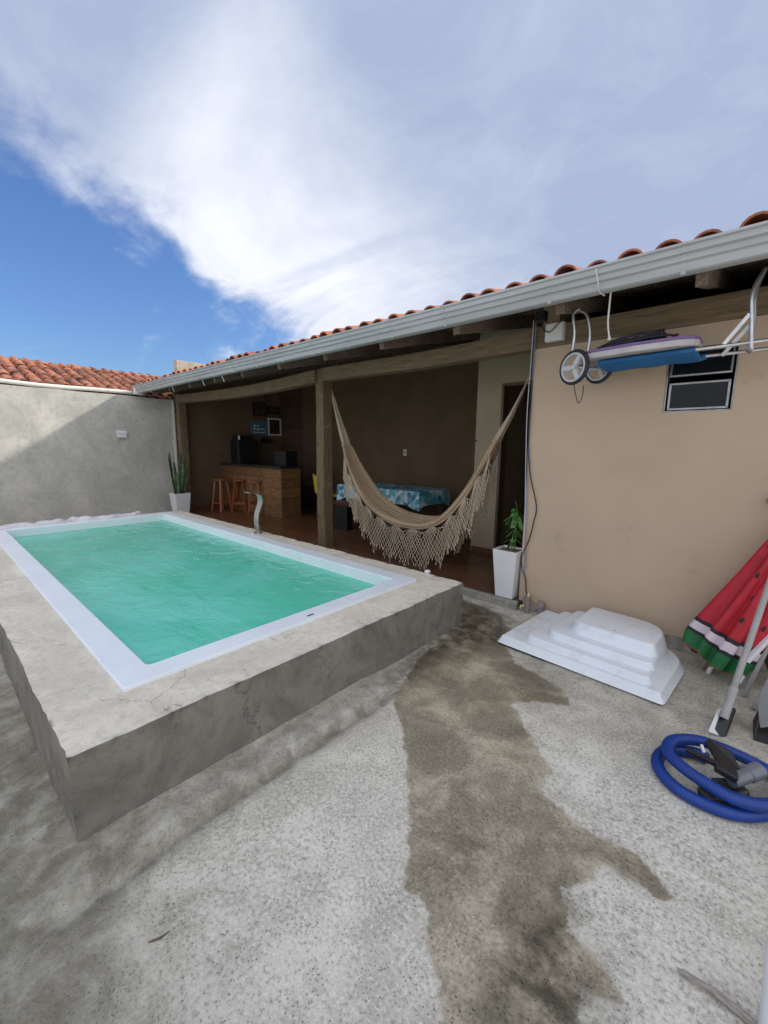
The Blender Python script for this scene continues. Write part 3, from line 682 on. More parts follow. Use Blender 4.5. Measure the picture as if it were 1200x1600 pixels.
mb.box(wx0, wx0+e, FY+.02, FY+.10, wz0, wz1); mb.box(wx1-e, wx1, FY+.02, FY+.10, wz0, wz1); mb.box(wx0+e, wx1-e, FY+.02, FY+.10, wz0, wz0+e); mb.box(wx0+e, wx1-e, FY+.02, FY+.10, wz1-e, wz1)
build('frame', mb, mt['winalu'], win, bevel=.002)
sash('sash', wx0+.022, wx1-.022, FY+.035, wz0+.022, 1.925, .0, .014)
sash('sash', wx0+.022, wx1-.022, FY+.045, 1.975, wz1-.02, .05, .012)
build('dark_screen', MB().box(wx0-.3, wx1+.3, FY+.6, FY+.62, 1.2, 2.4), mt['dark'], house)  # unseen dark screen added behind the window to blacken the room
# patches on the facade
pp = OY(1055, 1003, FY)
build('cement_patch', MB().prism([(pp.x+.07*math.cos(a)*(1+.2*math.sin(3*a)), pp.z+.06*math.sin(a)*(1+.2*math.cos(2*a))) for a in np.linspace(0, 2*math.pi, 16)[:-1]], 0, .006), mt['cement'], house)
o = bpy.data.objects['cement_patch']; o.data.transform(Matrix(((1, 0, 0, 0), (0, 0, -1, FY), (0, 1, 0, 0), (0, 0, 0, 1))))
mb = MB(); rg = []
for i in range(60):
    x = lerp(WE, XR, i/59); h = .025+.02*abs(math.sin(x*7))+.012*math.sin(x*23); dpt = .03+.018*math.sin(x*11)
    rg.append([(x, FY+.01, -.03), (x, FY-dpt, -.03), (x, FY-dpt*.6, h*.5), (x, FY+.01, h)])
build('cement_fillet', mb.loft(rg, True, True), mt['cement'], house)
# ------------------------------------------------------------------ veranda furniture
bar = thing('bar_counter', (-7.8, 4.8, FZ), 'wood-panelled bar counter with a dark stone top', 'bar')
BX0, BX1, BY0, BY1, BZ = -8.94, -6.70, 4.59, 5.05, 1.04
build('core', MB().box(BX0, BX1-.012, BY0+.012, BY1, FZ, BZ), mt['dark'], bar)
pn = MB().box(-.298, .298, -.012, 0, -.094, .094).mesh('panel', mt['barwood'], bevel=.0015, segs=1)
pn2 = MB().box(0, .012, -.228, .228, -.094, .094).mesh('panel', mt['barwood'], bevel=.0015, segs=1)
for r_ in range(5):
    z = FZ+.096+.192*r_
    for c in range(4):
        x = BX1-.30-.6*c
        if x-.3 < BX0-.2: continue
        t = link('panel', pn, bar, (x, BY0+.012, z))
    t = link('panel', pn2, bar, (BX1-.012, (BY0+BY1)/2, z))
build('counter_top', MB().box(BX0, BX1+.05, BY0-.06, BY1+.04, BZ, BZ+.045), mt['granite'], bar, bevel=.006)

def stool(p, label, rot):
    s = thing('bar_stool', (p.x, p.y, FZ), label, 'stool', 'wooden stools at the bar')
    H_ = .68; b = Vector((p.x, p.y, FZ))
    def q(a, r_, z): a += rot; return b+Vector((r_*math.cos(a), r_*math.sin(a), z))
    ring = []
    for z, rr in ((H_-.035, .150), (H_-.028, .160), (H_-.006, .160), (H_, .150)):
        ring.append([b+Vector((rr*math.cos(k*math.pi/9), rr*math.sin(k*math.pi/9), z)) for k in range(18)])
    build('seat', MB().loft(ring), mt['stool'], s, smooth=35)
    for k in range(4):
        a = math.pi/4+k*math.pi/2
        build('leg', MB().bar(q(a, .20, 0), q(a, .115, H_-.035), .042, .034, (0, 0, 1), w2=.038, h2=.032), mt['stool'], s, bevel=.003)
        z_ = .17+.06*(k % 2); a2 = a+math.pi/2; r_ = lerp(.20, .115, z_/H_)
        build('stretcher', MB().bar(q(a, r_, z_), q(a2, r_, z_), .018, .034), mt['stool'], s, bevel=.002)
    return s
stool(OZ(347, 797, FZ), 'reddish wooden bar stool standing closest to the side wall', .2)
stool(OZ(377, 798, FZ), 'reddish wooden bar stool in the middle of the three at the bar', .75)
stool(OZ(404, 803, FZ), 'reddish wooden bar stool nearest the free end of the bar', .25)

fr = thing('refrigerator', (-8.65, 5.04, FZ), 'black refrigerator behind the bar against the side wall', 'refrigerator')
build('body', MB().box(-8.93, -8.62, 4.79, 5.29, FZ, 1.60), mt['black'], fr, bevel=.012)
build('door', MB().box(-8.615, -8.58, 4.795, 5.285, FZ+.05, 1.59), mt['black'], fr, bevel=.01)
build('handle', MB().bar((-8.56, 4.84, 1.1), (-8.56, 4.84, 1.45), .02, .02), mt['black'], fr)
tag(build('storage_box', MB().box(-8.90, -8.64, 4.83, 5.18, 1.60, 1.69).box(-8.91, -8.63, 4.82, 5.19, 1.675, 1.70), mt['black'], None, bevel=.006), 'flat black box on top of the black refrigerator', 'box')
tag(build('white_carton', MB().box(-8.625, -8.59, 4.81, 4.845, 1.60, 1.69), mt['white'], None, bevel=.004), 'tiny white carton on the front edge of the refrigerator top', 'carton')
mv = thing('microwave', (-6.98, 4.85, BZ+.045), 'black box-shaped microwave at the free end of the bar top', 'microwave')
mq = OZ(457, 727, BZ+.05); mx_, my_ = -6.93, 4.88
build('body', MB().box(mx_-.21, mx_+.17, my_-.14, my_+.15, BZ+.046, BZ+.33), mt['black'], mv, bevel=.008)
build('door', MB().box(mx_+.17, mx_+.185, my_-.13, my_+.07, BZ+.06, BZ+.32), mt['glass'], mv, bevel=.003)

# pictures on the side wall
def picture(label, a, b, framec, inner, rows=()):
    p, q_ = OX(*a, WX), OX(*b, WX)
    t = thing('picture_frame', (WX, (p.y+q_.y)/2, (p.z+q_.z)/2), label, 'picture', 'pictures on the side wall by the bar')
    y0, y1, z0, z1 = p.y, q_.y, q_.z, p.z; e = .035
    mb = MB(); mb.box(WX-.004, WX+.022, y0, y1, z0, z0+e); mb.box(WX-.004, WX+.022, y0, y1, z1-e, z1); mb.box(WX-.004, WX+.022, y0, y0+e, z0+e, z1-e); mb.box(WX-.004, WX+.022, y1-e, y1, z0+e, z1-e)
    build('frame', mb, framec, t, bevel=.003)
    build('print', MB().box(WX-.004, WX+.010, y0+e, y1-e, z0+e, z1-e), inner, t)
    if rows:
        mb = MB(); yw = y1-y0-2*e
        for (fy0, fy1, fz0, fz1) in rows: mb.box(WX+.010, WX+.013, y0+e+yw*fy0, y0+e+yw*fy1, z0+e+(z1-z0-2*e)*fz0, z0+e+(z1-z0-2*e)*fz1)
        build('print_marks', mb, mt['white'] if rows[0][0] < .2 else mt['red'], t)
pteal = M('teal_print', (.04, .13, .18), .6, col2=(.10, .24, .28), vscale=14); pdark = M('dark_print', (.03, .028, .026), .6, col2=(.10, .06, .04), vscale=9); pred = M('dusky_print', (.06, .02, .016), .6, col2=(.012, .012, .012), vscale=4)
picture('dark framed picture, upper one away from the plank wall', (394, 628), (416, 651), mt['black'], pdark, ((.35, .5, .12, .25), (.65, .75, .1, .22)))
picture('dark framed picture, upper one beside the plank wall', (417, 635), (437, 648), mt['black'], pdark)
picture('teal lettered poster board on the side wall', (391, 656), (417, 680), pteal, pteal, ((.08, .3, .62, .72), (.38, .5, .62, .72), (.1, .22, .3, .5), (.3, .55, .3, .4), (.6, .9, .35, .42), (.05, .95, .06, .12)))
picture('white framed dark picture on the side wall', (418, 653), (439, 681), mt['white'], pred)
hp = OX(415, 618, WX)
mb = MB(); mb.prism([(hp.y+.009*16*math.sin(a)**3, hp.z+.009*(13*math.cos(a)-5*math.cos(2*a)-2*math.cos(3*a)-math.cos(4*a))) for a in np.linspace(0, 2*math.pi, 28)[:-1]], 0, .02)
o = build('heart_ornament', mb, mt['jamb'], None); o.data.transform(Matrix(((0, 0, 1, WX-.003), (1, 0, 0, 0), (0, 1, 0, 0), (0, 0, 0, 1)))); tag(o, 'dark heart-shaped ornament hung above the pictures', 'ornament')
sh = OX(415, 690, WX); 
tag(build('wall_shelf', MB().box(WX-.003, WX+.12, sh.y-.15, sh.y+.15, sh.z-.03, sh.z).box(WX-.003, WX+.10, sh.y-.12, sh.y+.02, sh.z, sh.z+.09).box(WX-.003, WX+.08, sh.y+.05, sh.y+.13, sh.z, sh.z+.06), mt['black'], None, bevel=.004), 'small black wall shelf under the pictures', 'shelf')
# plank-clad wall beside the bar
pc = thing('plank_cladding', (-8.45, 6.17, FZ), 'brown wooden plank cladding on the veranda back wall', 'cladding')
pl_ = MB().box(-.44, .44, -.02, 0, -.094, .094).mesh('plank', mt['cladwood'], bevel=.002, segs=1)
for k in range(15): link('plank', pl_, pc, (-8.49, 6.186, FZ+.18+.19*k))
pl2 = MB().box(-.24, .24, -.05, 0, -.094, .094).mesh('plank', mt['jamb'], bevel=.002, segs=1)
for k in range(15): link('plank', pl2, pc, (-7.78, 6.186, FZ+.18+.19*k))
# socket on the back wall
s_ = OY(633, 707, 6.2)
so_ = thing('wall_socket', (s_.x, 6.19, s_.z), 'small white socket plate on the dark back wall', 'socket')
build('plate', MB().box(s_.x-.04, s_.x+.04, 6.19, 6.203, s_.z-.06, s_.z+.06), mt['white'], so_, bevel=.004)
build('insert', MB().box(s_.x-.016, s_.x+.016, 6.184, 6.19, s_.z-.03, s_.z+.03), mt['greyplast'], so_)
# table, cloth, bench, chairs
TX0, TX1, TY0, TY1, TZ = -5.36, -3.60, 4.84, 5.62, .82
tb = thing('dining_table', (-4.5, 5.2, FZ), 'long dark dining table under the blue patchwork cloth', 'table')
build('tabletop', MB().box(TX0, TX1, TY0, TY1, TZ-.035, TZ), mt['jamb'], tb)
for x in (TX0+.08, TX1-.08):
    for y in (TY0+.08, TY1-.08): build('leg', MB().box(x-.035, x+.035, y-.035, y+.035, FZ, TZ-.035), mt['jamb'], tb)
mb = MB(); nseg = 24
def clothring(off, z, amp, drop=0):
    out = []; c4 = [(TX1, TY0), (TX1, TY1), (TX0, TY1), (TX0, TY0)]
    for s in range(4):
        (xa, ya), (xb, yb) = c4[s], c4[(s+1) % 4]; nx_, ny_ = (yb-ya), -(xb-xa); l_ = math.hypot(nx_, ny_); nx_, ny_ = nx_/l_, ny_/l_
        for k in range(nseg):
            t = k/nseg; w_ = amp*math.sin(t*l_*14+s); cz = drop*(max(0, abs(t-.5)*2-.75)/.25)
            ex = off*(1 if k else 1.0)
            px_, py_ = lerp(xa, xb, t)+nx_*(ex+w_), lerp(ya, yb, t)+ny_*(ex+w_)
            if k == 0:
                pn_ = c4[s-1]; mx2, my2 = (ya-pn_[1]), -(xa-pn_[0]); l2 = math.hypot(mx2, my2); px_ += mx2/l2*ex; py_ += my2/l2*ex
            out.append((px_, py_, z-cz))
    return out
mb.loft([clothring(-.01, TZ+.004, 0), clothring(.006, TZ+.002, 0), clothring(.014, TZ-.10, .006), clothring(.022, TZ-.21, .013, .07)], True, False)
mb.add(clothring(-.01, TZ+.004, 0), [tuple(range(4*nseg))])
tag(build('tablecloth', mb, mt['cloth'], None, smooth=40), 'blue and teal patchwork tablecloth on the long table', 'tablecloth')
bn_ = thing('bench', (-4.5, 4.72, FZ), 'reddish wooden bench with dark legs in front of the table', 'bench')
build('seat', MB().box(-5.3, -3.72, 4.60, 4.83, .50, .56), mt['benchwood'], bn_, bevel=.005)
for x in (-5.1, -3.95): build('leg', MB().box(x-.16, x+.16, 4.66, 4.78, FZ, .50), mt['black'], bn_, bevel=.004)
def chair(x, y, mat, label, rot, seatm=None):
    c = thing('dining_chair', (x, y, FZ), label, 'chair'); ca, sa_ = math.cos(rot), math.sin(rot)
    T = lambda a, b, z: (x+a*ca-b*sa_, y+a*sa_+b*ca, FZ+z)
    rg = [[T(sx*w_, sy*w_, z) for sx, sy in ((-1, -1), (1, -1), (1, 1), (-1, 1))] for w_, z in ((.19, .42), (.205, .435), (.20, .46))]
    build('seat', MB().loft(rg), mat, c, bevel=.006)
    mb = MB(); rg = []
    for k in range(9):
        t = k/8; a = -.19+.38*t; cv = .05*(1-(2*t-1)**2)
        rg.append([T(a, .19+cv, .50), T(a, .215+cv, .50), T(a*1.02, .255+cv, .86-.03*(2*t-1)**2), T(a*1.02, .235+cv, .86-.03*(2*t-1)**2)])
    build('backrest', mb.loft(rg), mat, c, smooth=40)
    for sx in (-1, 1):
        for sy in (-1, 1): build('leg', MB().bar(T(sx*.20, sy*.20, 0), T(sx*.165, sy*.165, .43), .03, .03), seatm or mat, c)
yq = OY(513, 755, 5.35)
chair(yq.x, 5.35, mt['yellow'], 'yellow chair half hidden behind the middle post', math.radians(150), mt['black'])

# ------------------------------------------------------------------ hammock
HY = 3.88
hl = OY(513, 592, 3.81); hr = OY(826, 592, HY+.02)
kl, kr = OY(541, 695, HY), OY(776, 690, HY)
ham = thing('hammock', ((kl.x+kr.x)/2, HY, .6), 'beige cotton hammock with crocheted fringe slung from the post', 'hammock')
bt = OY(672, 818, HY-.05)
ctrl = [kl, OY(556, 735, HY), OY(583, 780, HY), OY(620, 808, HY), OY(664, 818, HY), OY(700, 808, HY), OY(738, 766, HY), OY(762, 720, HY), kr]
spine = catmull(ctrl, 8); NS = len(spine)
cs = [(-.98, -.045), (-1.05, -.015), (-1.0, .02), (-.85, .022), (-.7, .0), (-.55, .018), (-.42, -.012), (-.25, .012), (-.1, -.012), (.1, .012), (.3, -.01), (.5, .018), (.68, .012), (.85, .05), (1.0, .062), (1.06, .03), (1.0, -.03)]
cs = [(a, b) for a, b in cs]; prof2 = catmull([(a, 0, b) for a, b in cs], 4)
rings = []; edgeN, edgeF = [], []
for i, p in enumerate(spine):
    t = i/(NS-1); ww = .05+.125*math.sin(math.pi*t)**.7; hh = .35+.65*math.sin(math.pi*t)**.6
    d = (spine[min(i+1, NS-1)]-spine[max(i-1, 0)]).normalized(); up = Vector((-d.z, 0, d.x));
    if up.z < 0: up = -up
    ring = []
    for k, q_ in enumerate(prof2):
        rip = .010*math.sin(k*1.7+t*5)+.005*math.sin(k*3.1+t*17)
        ring.append(p+Vector((0, ww*q_.x, 0))+up*(hh*q_.z*1.0+rip*hh))
    rings.append(ring); edgeN.append(ring[0]); edgeF.append(ring[-1])
build('cloth', MB().loft(rings, False, False), mt['hammock'], ham, smooth=True, fix=False)
for ring, hook in ((rings[0], hl), (rings[-1], hr)):
    mb = MB()
    for k in range(0, len(ring), 3):
        a = ring[k]; pts = [a.lerp(hook, t)+Vector((0, 0, -.02*math.sin(math.pi*t)))+Vector((random.uniform(-.004, .004), random.uniform(-.004, .004), 0)) for t in np.linspace(0, .97, 7)]
        mb.tube(pts, [.0085]*3+[.0075]*4, 5)
    build('suspension_cords', mb, mt['cord'], ham, smooth=True)
mb = MB()
for ring in (rings[0], rings[-1]):
    mb.tube(catmull(ring[::6]+[ring[-1]], 4), .011, 6)
    for k in range(4, len(ring), 9): mb.tube(catmull([ring[k]+Vector((.01*math.sin(a), -.012, .015*math.cos(a))) for a in np.linspace(0, 5.5, 6)], 3), .007, 5)
build('end_braid', mb, mt['cord'], ham, smooth=True)
build('hook', MB().tube(catmull([hl+Vector((-.03, -.0, .02)), hl+Vector((.0, 0, .0)), hl+Vector((.012, 0, -.03)), hl+Vector((-.012, 0, -.04))], 5), .006, 6).tube(catmull([hr+Vector((.10, 0, .02)), hr+Vector((.0, 0, .0)), hr+Vector((-.012, 0, -.03)), hr+Vector((.012, 0, -.04))], 5), .006, 6), mt['steel'], ham, smooth=True)
def fringe(name, edge, yoff, t0, t1, seed, lmax):
    r_ = random.Random(seed); mb = MB()
    L = [0]
    for i in range(1, len(edge)): L.append(L[-1]+(edge[i]-edge[i-1]).length)
    tot = L[-1]
    def at(s):
        s = min(max(s, 0), tot); 
        for i in range(1, len(L)):
            if L[i] >= s: return edge[i-1].lerp(edge[i], (s-L[i-1])/max(1e-6, L[i]-L[i-1]))
        return edge[-1]
    per = .26; s0, s1 = tot*t0, tot*t1
    def length(s):
        c = math.sin(math.pi*(s-s0)/(s1-s0)); ph = ((s-s0)/per) % 1.0
        return lmax*(.55+.20*c)+lmax*.30*(1-abs(2*((ph+.5) % 1)-1))
    sway = lambda s, v: Vector((.008*math.sin(9*s+4*v), yoff*v+.022*math.sin(s*2*math.pi/per)*v*1.6, 0))
    def pt(s, v):                                           # fan: strands gather at nodes on the hem
        node = s0+per*(round((s-s0)/per-.5)+.5); g = min(1, v/.13); g = g*(2-g)
        se = node+(s-node)*(.12+.88*g)
        c = at(se); return Vector((c.x, c.y, c.z-v+.012*math.sin(se*60)*v))+sway(se, v)
    nst = int((s1-s0)/.040)
    for k in range(nst):
        for sg in (-1, 1):
            jit = r_.uniform(.86, 1.1); sa_ = s0+k*.040+r_.uniform(-.007, .007); pts = []; v = 0.; stp = .032
            while True:
                s = sa_+sg*max(0, v-.03)*.55
                if s < s0 or s > s1: break
                lm = length(s)*jit
                if v > lm: break
                pts.append(pt(s, v)); v += stp
            if len(pts) > 2:
                mb.tube(pts, .0044, 4, False)
                if v > .75*length(s): 
                    e = pts[-1]; mb.tube([e, e+Vector((0, 0, -.012)), e+Vector((r_.uniform(-.006, .006), 0, -.035))], [.005, .0085, .006], 5)
    for lev in ():                             # horizontal knot rows
        pts = []
        for s in np.arange(s0, s1, .03):
            if lev < length(s)-.02: pts.append(pt(s, lev+.01*math.sin(s*80)))
            elif len(pts) > 2: mb.tube(pts, .0035, 4, False); pts = []
            else: pts = []
        if len(pts) > 2: mb.tube(pts, .0035, 4, False)
    return build(name, mb, mt['cord'], ham, smooth=True, fix=False)
fringe('fringe', edgeN, -.03, .02, .97, 1, .47)
fringe('fringe', edgeF, .03, .03, .97, 2, .42)

# ------------------------------------------------------------------ planters
def planter(loc, w0, w1, h, mat, name, label, rot=0):
    t = thing(name, loc, label, 'planter'); b = Vector(loc); rg = []
    for w_, z in ((w0, 0), (w1, h), (w1-.02, h), (w1-.03, h-.04)):
        rg.append([b+Matrix.Rotation(rot, 3, 'Z') @ Vector((sx*w_/2, sy*w_/2, z)) for sx, sy in ((-1, -1), (1, -1), (1, 1), (-1, 1))])
    build('pot', MB().loft(rg), mat, t, bevel=.003)
    rg = [[b+Vector((sx*(w1-.032)/2, sy*(w1-.032)/2, z)) for sx, sy in ((-1, -1), (1, -1), (1, 1), (-1, 1))] for z in (h-.06, h-.02)]
    build('soil', MB().loft(rg), mt['soil'], t)
    return t
def leaf(mb, base, tip, wd, bend=(0, 0, 0), n=7, cup=.25, side=None, shape=.75):
    base, tip, bend = Vector(base), Vector(tip), Vector(bend); d = (tip-base)
    side = Vector(side) if side is not None else d.cross(Vector((0, 0, 1)))
    if side.length < 1e-4: side = Vector((1, 0, 0))
    side.normalize(); nn = side.cross(d).normalized(); vs = []
    for i in range(n+1):
        t = i/n; c = base+d*t+bend*math.sin(math.pi*t*.5)**2; w_ = wd*(math.sin(math.pi*min(1, (t*.92+.06)))**shape)*(1 if i < n else .05)
        vs += [c-side*w_*.5+nn*w_*cup, c, c+side*w_*.5+nn*w_*cup]
    b = [(3*i, 3*i+1, 3*i+4, 3*i+3) for i in range(n)]+[(3*i+1, 3*i+2, 3*i+5, 3*i+4) for i in range(n)]
    mb.add(vs, b)
c1 = Vector((-1.614, 3.62, FZ))
pl1 = planter((-1.610, 3.610, FZ), .165, .235, .455, mt['whitepot'], 'tall_planter', 'tall tapered white planter at the veranda edge')
rl = random.Random(5); zt = FZ+.44
pln = thing('leafy_plant', (-1.61, 3.63, zt), 'bright green leafy plant growing in the tall white planter', 'plant')
stm = MB(); top = Vector((-1.585, 3.655, zt+.38))
stm.tube(catmull([(-1.585, 3.64, zt-.03), (-1.575, 3.645, zt+.15), (-1.585, 3.65, zt+.28), tuple(top)], 4), .007, 6); stm.tube(catmull([(-1.60, 3.63, zt-.03), (-1.595, 3.62, zt+.12), (-1.56, 3.61, zt+.22)], 4), .006, 6)
build('stem', stm, mt['leaf'], pln, smooth=True)
for k in range(26):
    a = rl.uniform(0, 6.28); hgt = rl.choice([.40, .38, .35, .31, .28, .2, .12]); st = Vector((-1.585, 3.65, zt+hgt-.02)); ln = rl.uniform(.09, .16)
    if k % 3: a = rl.uniform(2.6, 4.9)
    tip = st+Vector((ln*math.cos(a)*.8, ln*math.sin(a)*.7, rl.uniform(-.05, .05))); lm = MB(); leaf(lm, st, tip, rl.uniform(.035, .055), (0, 0, -rl.uniform(.03, .10)))
    build('leaf', lm, mt['leaf'], pln, smooth=True, fix=False)
tip = top+Vector((-.03, 0, .09)); lm = MB(); leaf(lm, top, tip, .03); build('leaf', lm, mt['leaf'], pln, smooth=True, fix=False)

pc_ = OX(284, 777, -8.42)
sp_ = planter((-8.46, 3.42, -.0), .21, .30, .52, mt['whitepot'], 'low_planter', 'white square planter in the corner by the cement wall')
sn = thing('snake_plant', (-8.46, 3.42, .48), 'tall dark snake plant in the corner by the cement wall', 'plant')
for k in range(11):
    a = k*2.4; r_ = .03+.05*(k % 3)/2; bx, by = -8.46+r_*math.cos(a), 3.42+r_*math.sin(a); hgt = (.92, .62, .84, .55, .70, .48, .66, .9, .58, .74, .5)[k]
    tx, ty = bx+.10*math.cos(a), by+.12*math.sin(a)
    lm = MB(); leaf(lm, (bx, by, .46), (tx, ty, .46+hgt), .062, (0.02*math.cos(a*3), .02, 0), 10, .3, (math.cos(a+1.3), math.sin(a+1.3), 0), .45)
    build('leaf', lm, mt['snake'], sn, smooth=True, fix=False)

# ------------------------------------------------------------------ pool things
sb_ = OZ(403, 833, PZ)
sp = thing('pool_spout', (sb_.x, sb_.y, PZ), 'curved stainless steel waterfall spout on the pool edge', 'spout')
cpts = [(.0, 0), (.005, .08), (.012, .16), (.0, .25), (-.03, .33), (-.055, .40), (-.045, .47), (.0, .515), (.07, .535), (.13, .53)]
cc_ = catmull([(0, -a, z) for a, z in cpts], 6); rg = []
for i, p in enumerate(cc_):
    d = (cc_[min(i+1, len(cc_)-1)]-cc_[max(i-1, 0)]).normalized(); nn = Vector((1, 0, 0)).cross(d); t = i/(len(cc_)-1); hw = .047+.012*t; th = .010-.003*t
    c = Vector((sb_.x, sb_.y, PZ))+p
    rg.append([c+Vector((-hw, 0, 0))-nn*th, c+Vector((hw, 0, 0))-nn*th, c+Vector((hw, 0, 0))+nn*th, c+Vector((-hw, 0, 0))+nn*th])
build('blade', MB().loft(rg), mt['steel'], sp, smooth=50)
build('base_plate', MB().lathe((sb_.x, sb_.y, PZ-.004), [(.06, 0), (.06, .008), (.05, .014), (.03, .016)], 16), mt['steel'], sp, smooth=40)
q_ = OZ(397, 835, PZ+.01)
tag(build('plastic_disc', MB().lathe((q_.x, q_.y-.02, PZ), [(.035, 0), (.045, .008), (.03, .018), (.012, .024), (.01, .034), (.001, .036)], 14), mt['white'], None, smooth=40), 'small white plastic disc lying beside the pool spout', 'disc')
q_ = OZ(668, 893, PZ+.01)
tag(build('white_plug', MB().lathe((q_.x, q_.y, PZ), [(.024, 0), (.028, .010), (.024, .02), (.010, .026), (.001, .027)], 12), mt['white'], None, smooth=40), 'small white pebble on the pool ledge below the hammock', 'plug')  # small round plug on the pool ledge
# towel
tw = []; r_ = random.Random(9)
rgs = []
for i in range(110):
    t = i/109; y = lerp(.30, 2.24, t); k = []
    wv = .03*math.sin(t*19)+.02*math.sin(t*41+1); hgt = .014+.016*abs(math.sin(t*17+.5))+.02*abs(math.sin(t*37))*abs(math.sin(t*5+2)); wd = (.085+.03*math.sin(t*9))*min(1, (1-t)*9+.15)
    for j in range(13):
        u = j/12; x = -7.06+wv-wd+2*wd*u
        k.append((x, y+.01*math.sin(u*9+t*20), PZ+.023+hgt*math.sin(math.pi*u)**.6*(1+.35*math.sin(u*16+t*25))))
    rgs.append(k)
tag(build('towel', MB().loft(rgs, False, False), mt['towel'], None, smooth=True, fix=False), 'crumpled white towel laid along the far pool edge', 'towel')

# fibreglass step block
st = thing('pool_step_block', (-.75, 3.15, 0), 'white moulded pool step block upside on the yard floor', 'pool steps')
st['label'] = 'white moulded stepped block lying beside the beige wall'
def rrect(x0, x1, y0, y1, rads, z, n=8):
    """rads: (back-right, back-left, front-left, front-right)"""
    out = []
    for (cx_, cy_, a0), r_ in zip(((x1, y1, 0), (x0, y1, 90), (x0, y0, 180), (x1, y0, 270)), rads):
        cx2 = cx_-r_ if cx_ == x1 else cx_+r_; cy2 = cy_-r_ if cy_ == y1 else cy_+r_
        for k in range(n+1):
            a = math.radians(a0+90*k/n); out.append((cx2+r_*math.cos(a), cy2+r_*math.sin(a), z))
    return out
def tier(rings, x0, x1, y0, y1, rads, z0, z1, slope, rd=.014):
    rings.append(rrect(x0, x1, y0, y1, rads, z0))
    s = slope; rings.append(rrect(x0+s, x1-s, y0+s, y1-s, [max(.01, r_-s) for r_ in rads], z1-rd))
    for k in (1, 2, 3):
        a = math.pi/2*k/3; o_ = s+rd*(1-math.cos(a)); rings.append(rrect(x0+o_, x1-o_, y0+o_, y1-o_, [max(.008, r_-o_) for r_ in rads], z1-rd+rd*math.sin(a)))
rg = []
SX = lambda x: (x+1.315)*1.085/1.15
tier(rg, 0, 1.085, 0, .80, (.30, .03, .03, .03), .014, .066, .025)
tier(rg, SX(-1.135), SX(-.262), .075, .785, (.25, .05, .07, .05), .058, .105, .012)
tier(rg, SX(-1.015), SX(-.275), .175, .77, (.24, .06, .09, .06), .102, .150, .012)
tier(rg, SX(-.895), SX(-.290), .285, .755, (.22, .07, .10, .07), .146, .225, .022, .022)
RM = Matrix.Translation((-1.305, 2.778, 0)) @ Matrix.Rotation(math.radians(-4.6), 4, 'Z')
mo = build('moulding', MB().loft(rg, True, True), mt['gel'], st, smooth=45); mo.data.transform(RM)
dq = OZ(961, 985, .226); build('drain_dot', MB().lathe((dq.x, dq.y, .222), [(.004, 0), (.004, .0045), (.001, .005)], 8), mt['rubber'], st)
bl = build('contact_shade', MB().loft([rrect(.012, 1.073, .012, .79, (.28, .02, .02, .02), z) for z in (-.02, .015)]), mt['rubber'], st); bl.data.transform(RM)  # black strip added under the moulding as its dark contact shade

# ------------------------------------------------------------------ hose and vacuum head
hs = [(1163, 1213, .105), (1185, 1203, .115), (1222, 1212, .10), (1245, 1240, .085), (1205, 1258, .085), (1150, 1249, .085), (1100, 1222, .088), (1062, 1195, .09), (1043, 1173, .09), (1053, 1157, .085), (1090, 1157, .08), (1130, 1170, .07), (1180, 1193, .055), (1228, 1222, .032), (1238, 1255, .028), (1195, 1271, .028), (1140, 1270, .028), (1080, 1246, .028), (1042, 1218, .028), (1027, 1190, .028), (1042, 1172, .028), (1085, 1176, .028), (1105, 1186, .028)]
path = catmull([OZ(x, y, z) for x, y, z in hs], 60)
ds = [0.]
for i in range(1, len(path)): ds.append(ds[-1]+(path[i]-path[i-1]).length)
nr = int(ds[-1]/.0032); rs_, j = [], 0
for k in range(nr+1):
    s = ds[-1]*k/nr
    while j < len(ds)-2 and ds[j+1] < s: j += 1
    rs_.append(path[j].lerp(path[j+1], (s-ds[j])/max(1e-9, ds[j+1]-ds[j])))
rad = [.0245+(.0016 if k % 3 == 0 else (.0006 if k % 3 == 1 else -.0016)) for k in range(len(rs_))]
hose = thing('pool_hose', (.05, 2.2, 0), 'coiled ribbed blue pool hose on the concrete', 'hose')
build('ribbed_tube', MB().tube(rs_, rad, 12), mt['blue'], hose, smooth=True, fix=False)
a_, b_ = OZ(1152, 1218, .10), OZ(1186, 1203, .115); dr = (b_-a_)
build('cuff', MB().tube([a_-dr*.25, a_, a_+dr*.45, a_+dr*.47, a_+dr*1.0, a_+dr*1.02], [.024, .027, .028, .032, .033, .026], 16), M('grey_clear_cuff', (.16, .17, .20), .3), hose, smooth=40)
vh = thing('vacuum_head', tuple(OZ(1120, 1210, 0)), 'black plastic pool vacuum head inside the blue hose coil', 'vacuum head')
def poly3(pts, thick, name, mat, bev=.006):
    pts = [Vector(p) for p in pts]; nn = (pts[1]-pts[0]).cross(pts[2]-pts[0]).normalized()
    if nn.z < 0: nn = -nn
    n_ = len(pts); mb = MB().add([p for p in pts]+[p-nn*thick for p in pts], [tuple(range(n_)), tuple(reversed(range(n_, 2*n_)))]+[(i, n_+i, n_+(i+1) % n_, (i+1) % n_) for i in range(n_)])
    return build(name, mb, mat, vh, bevel=bev)
poly3([OZ(1101, 1157, .15), OZ(1108, 1153, .155), OZ(1143, 1172, .15), OZ(1160, 1206, .11), OZ(1148, 1214, .105), OZ(1126, 1196, .125)], .018, 'upper_plate', mt['black'])
poly3([OZ(1088, 1230, .05), OZ(1112, 1214, .06), OZ(1150, 1215, .075), OZ(1172, 1236, .06), OZ(1160, 1248, .045), OZ(1110, 1250, .04)], .032, 'base_plate', M('worn_black_plastic', (.03, .03, .034), .45, col2=(.06, .06, .06), vscale=25))
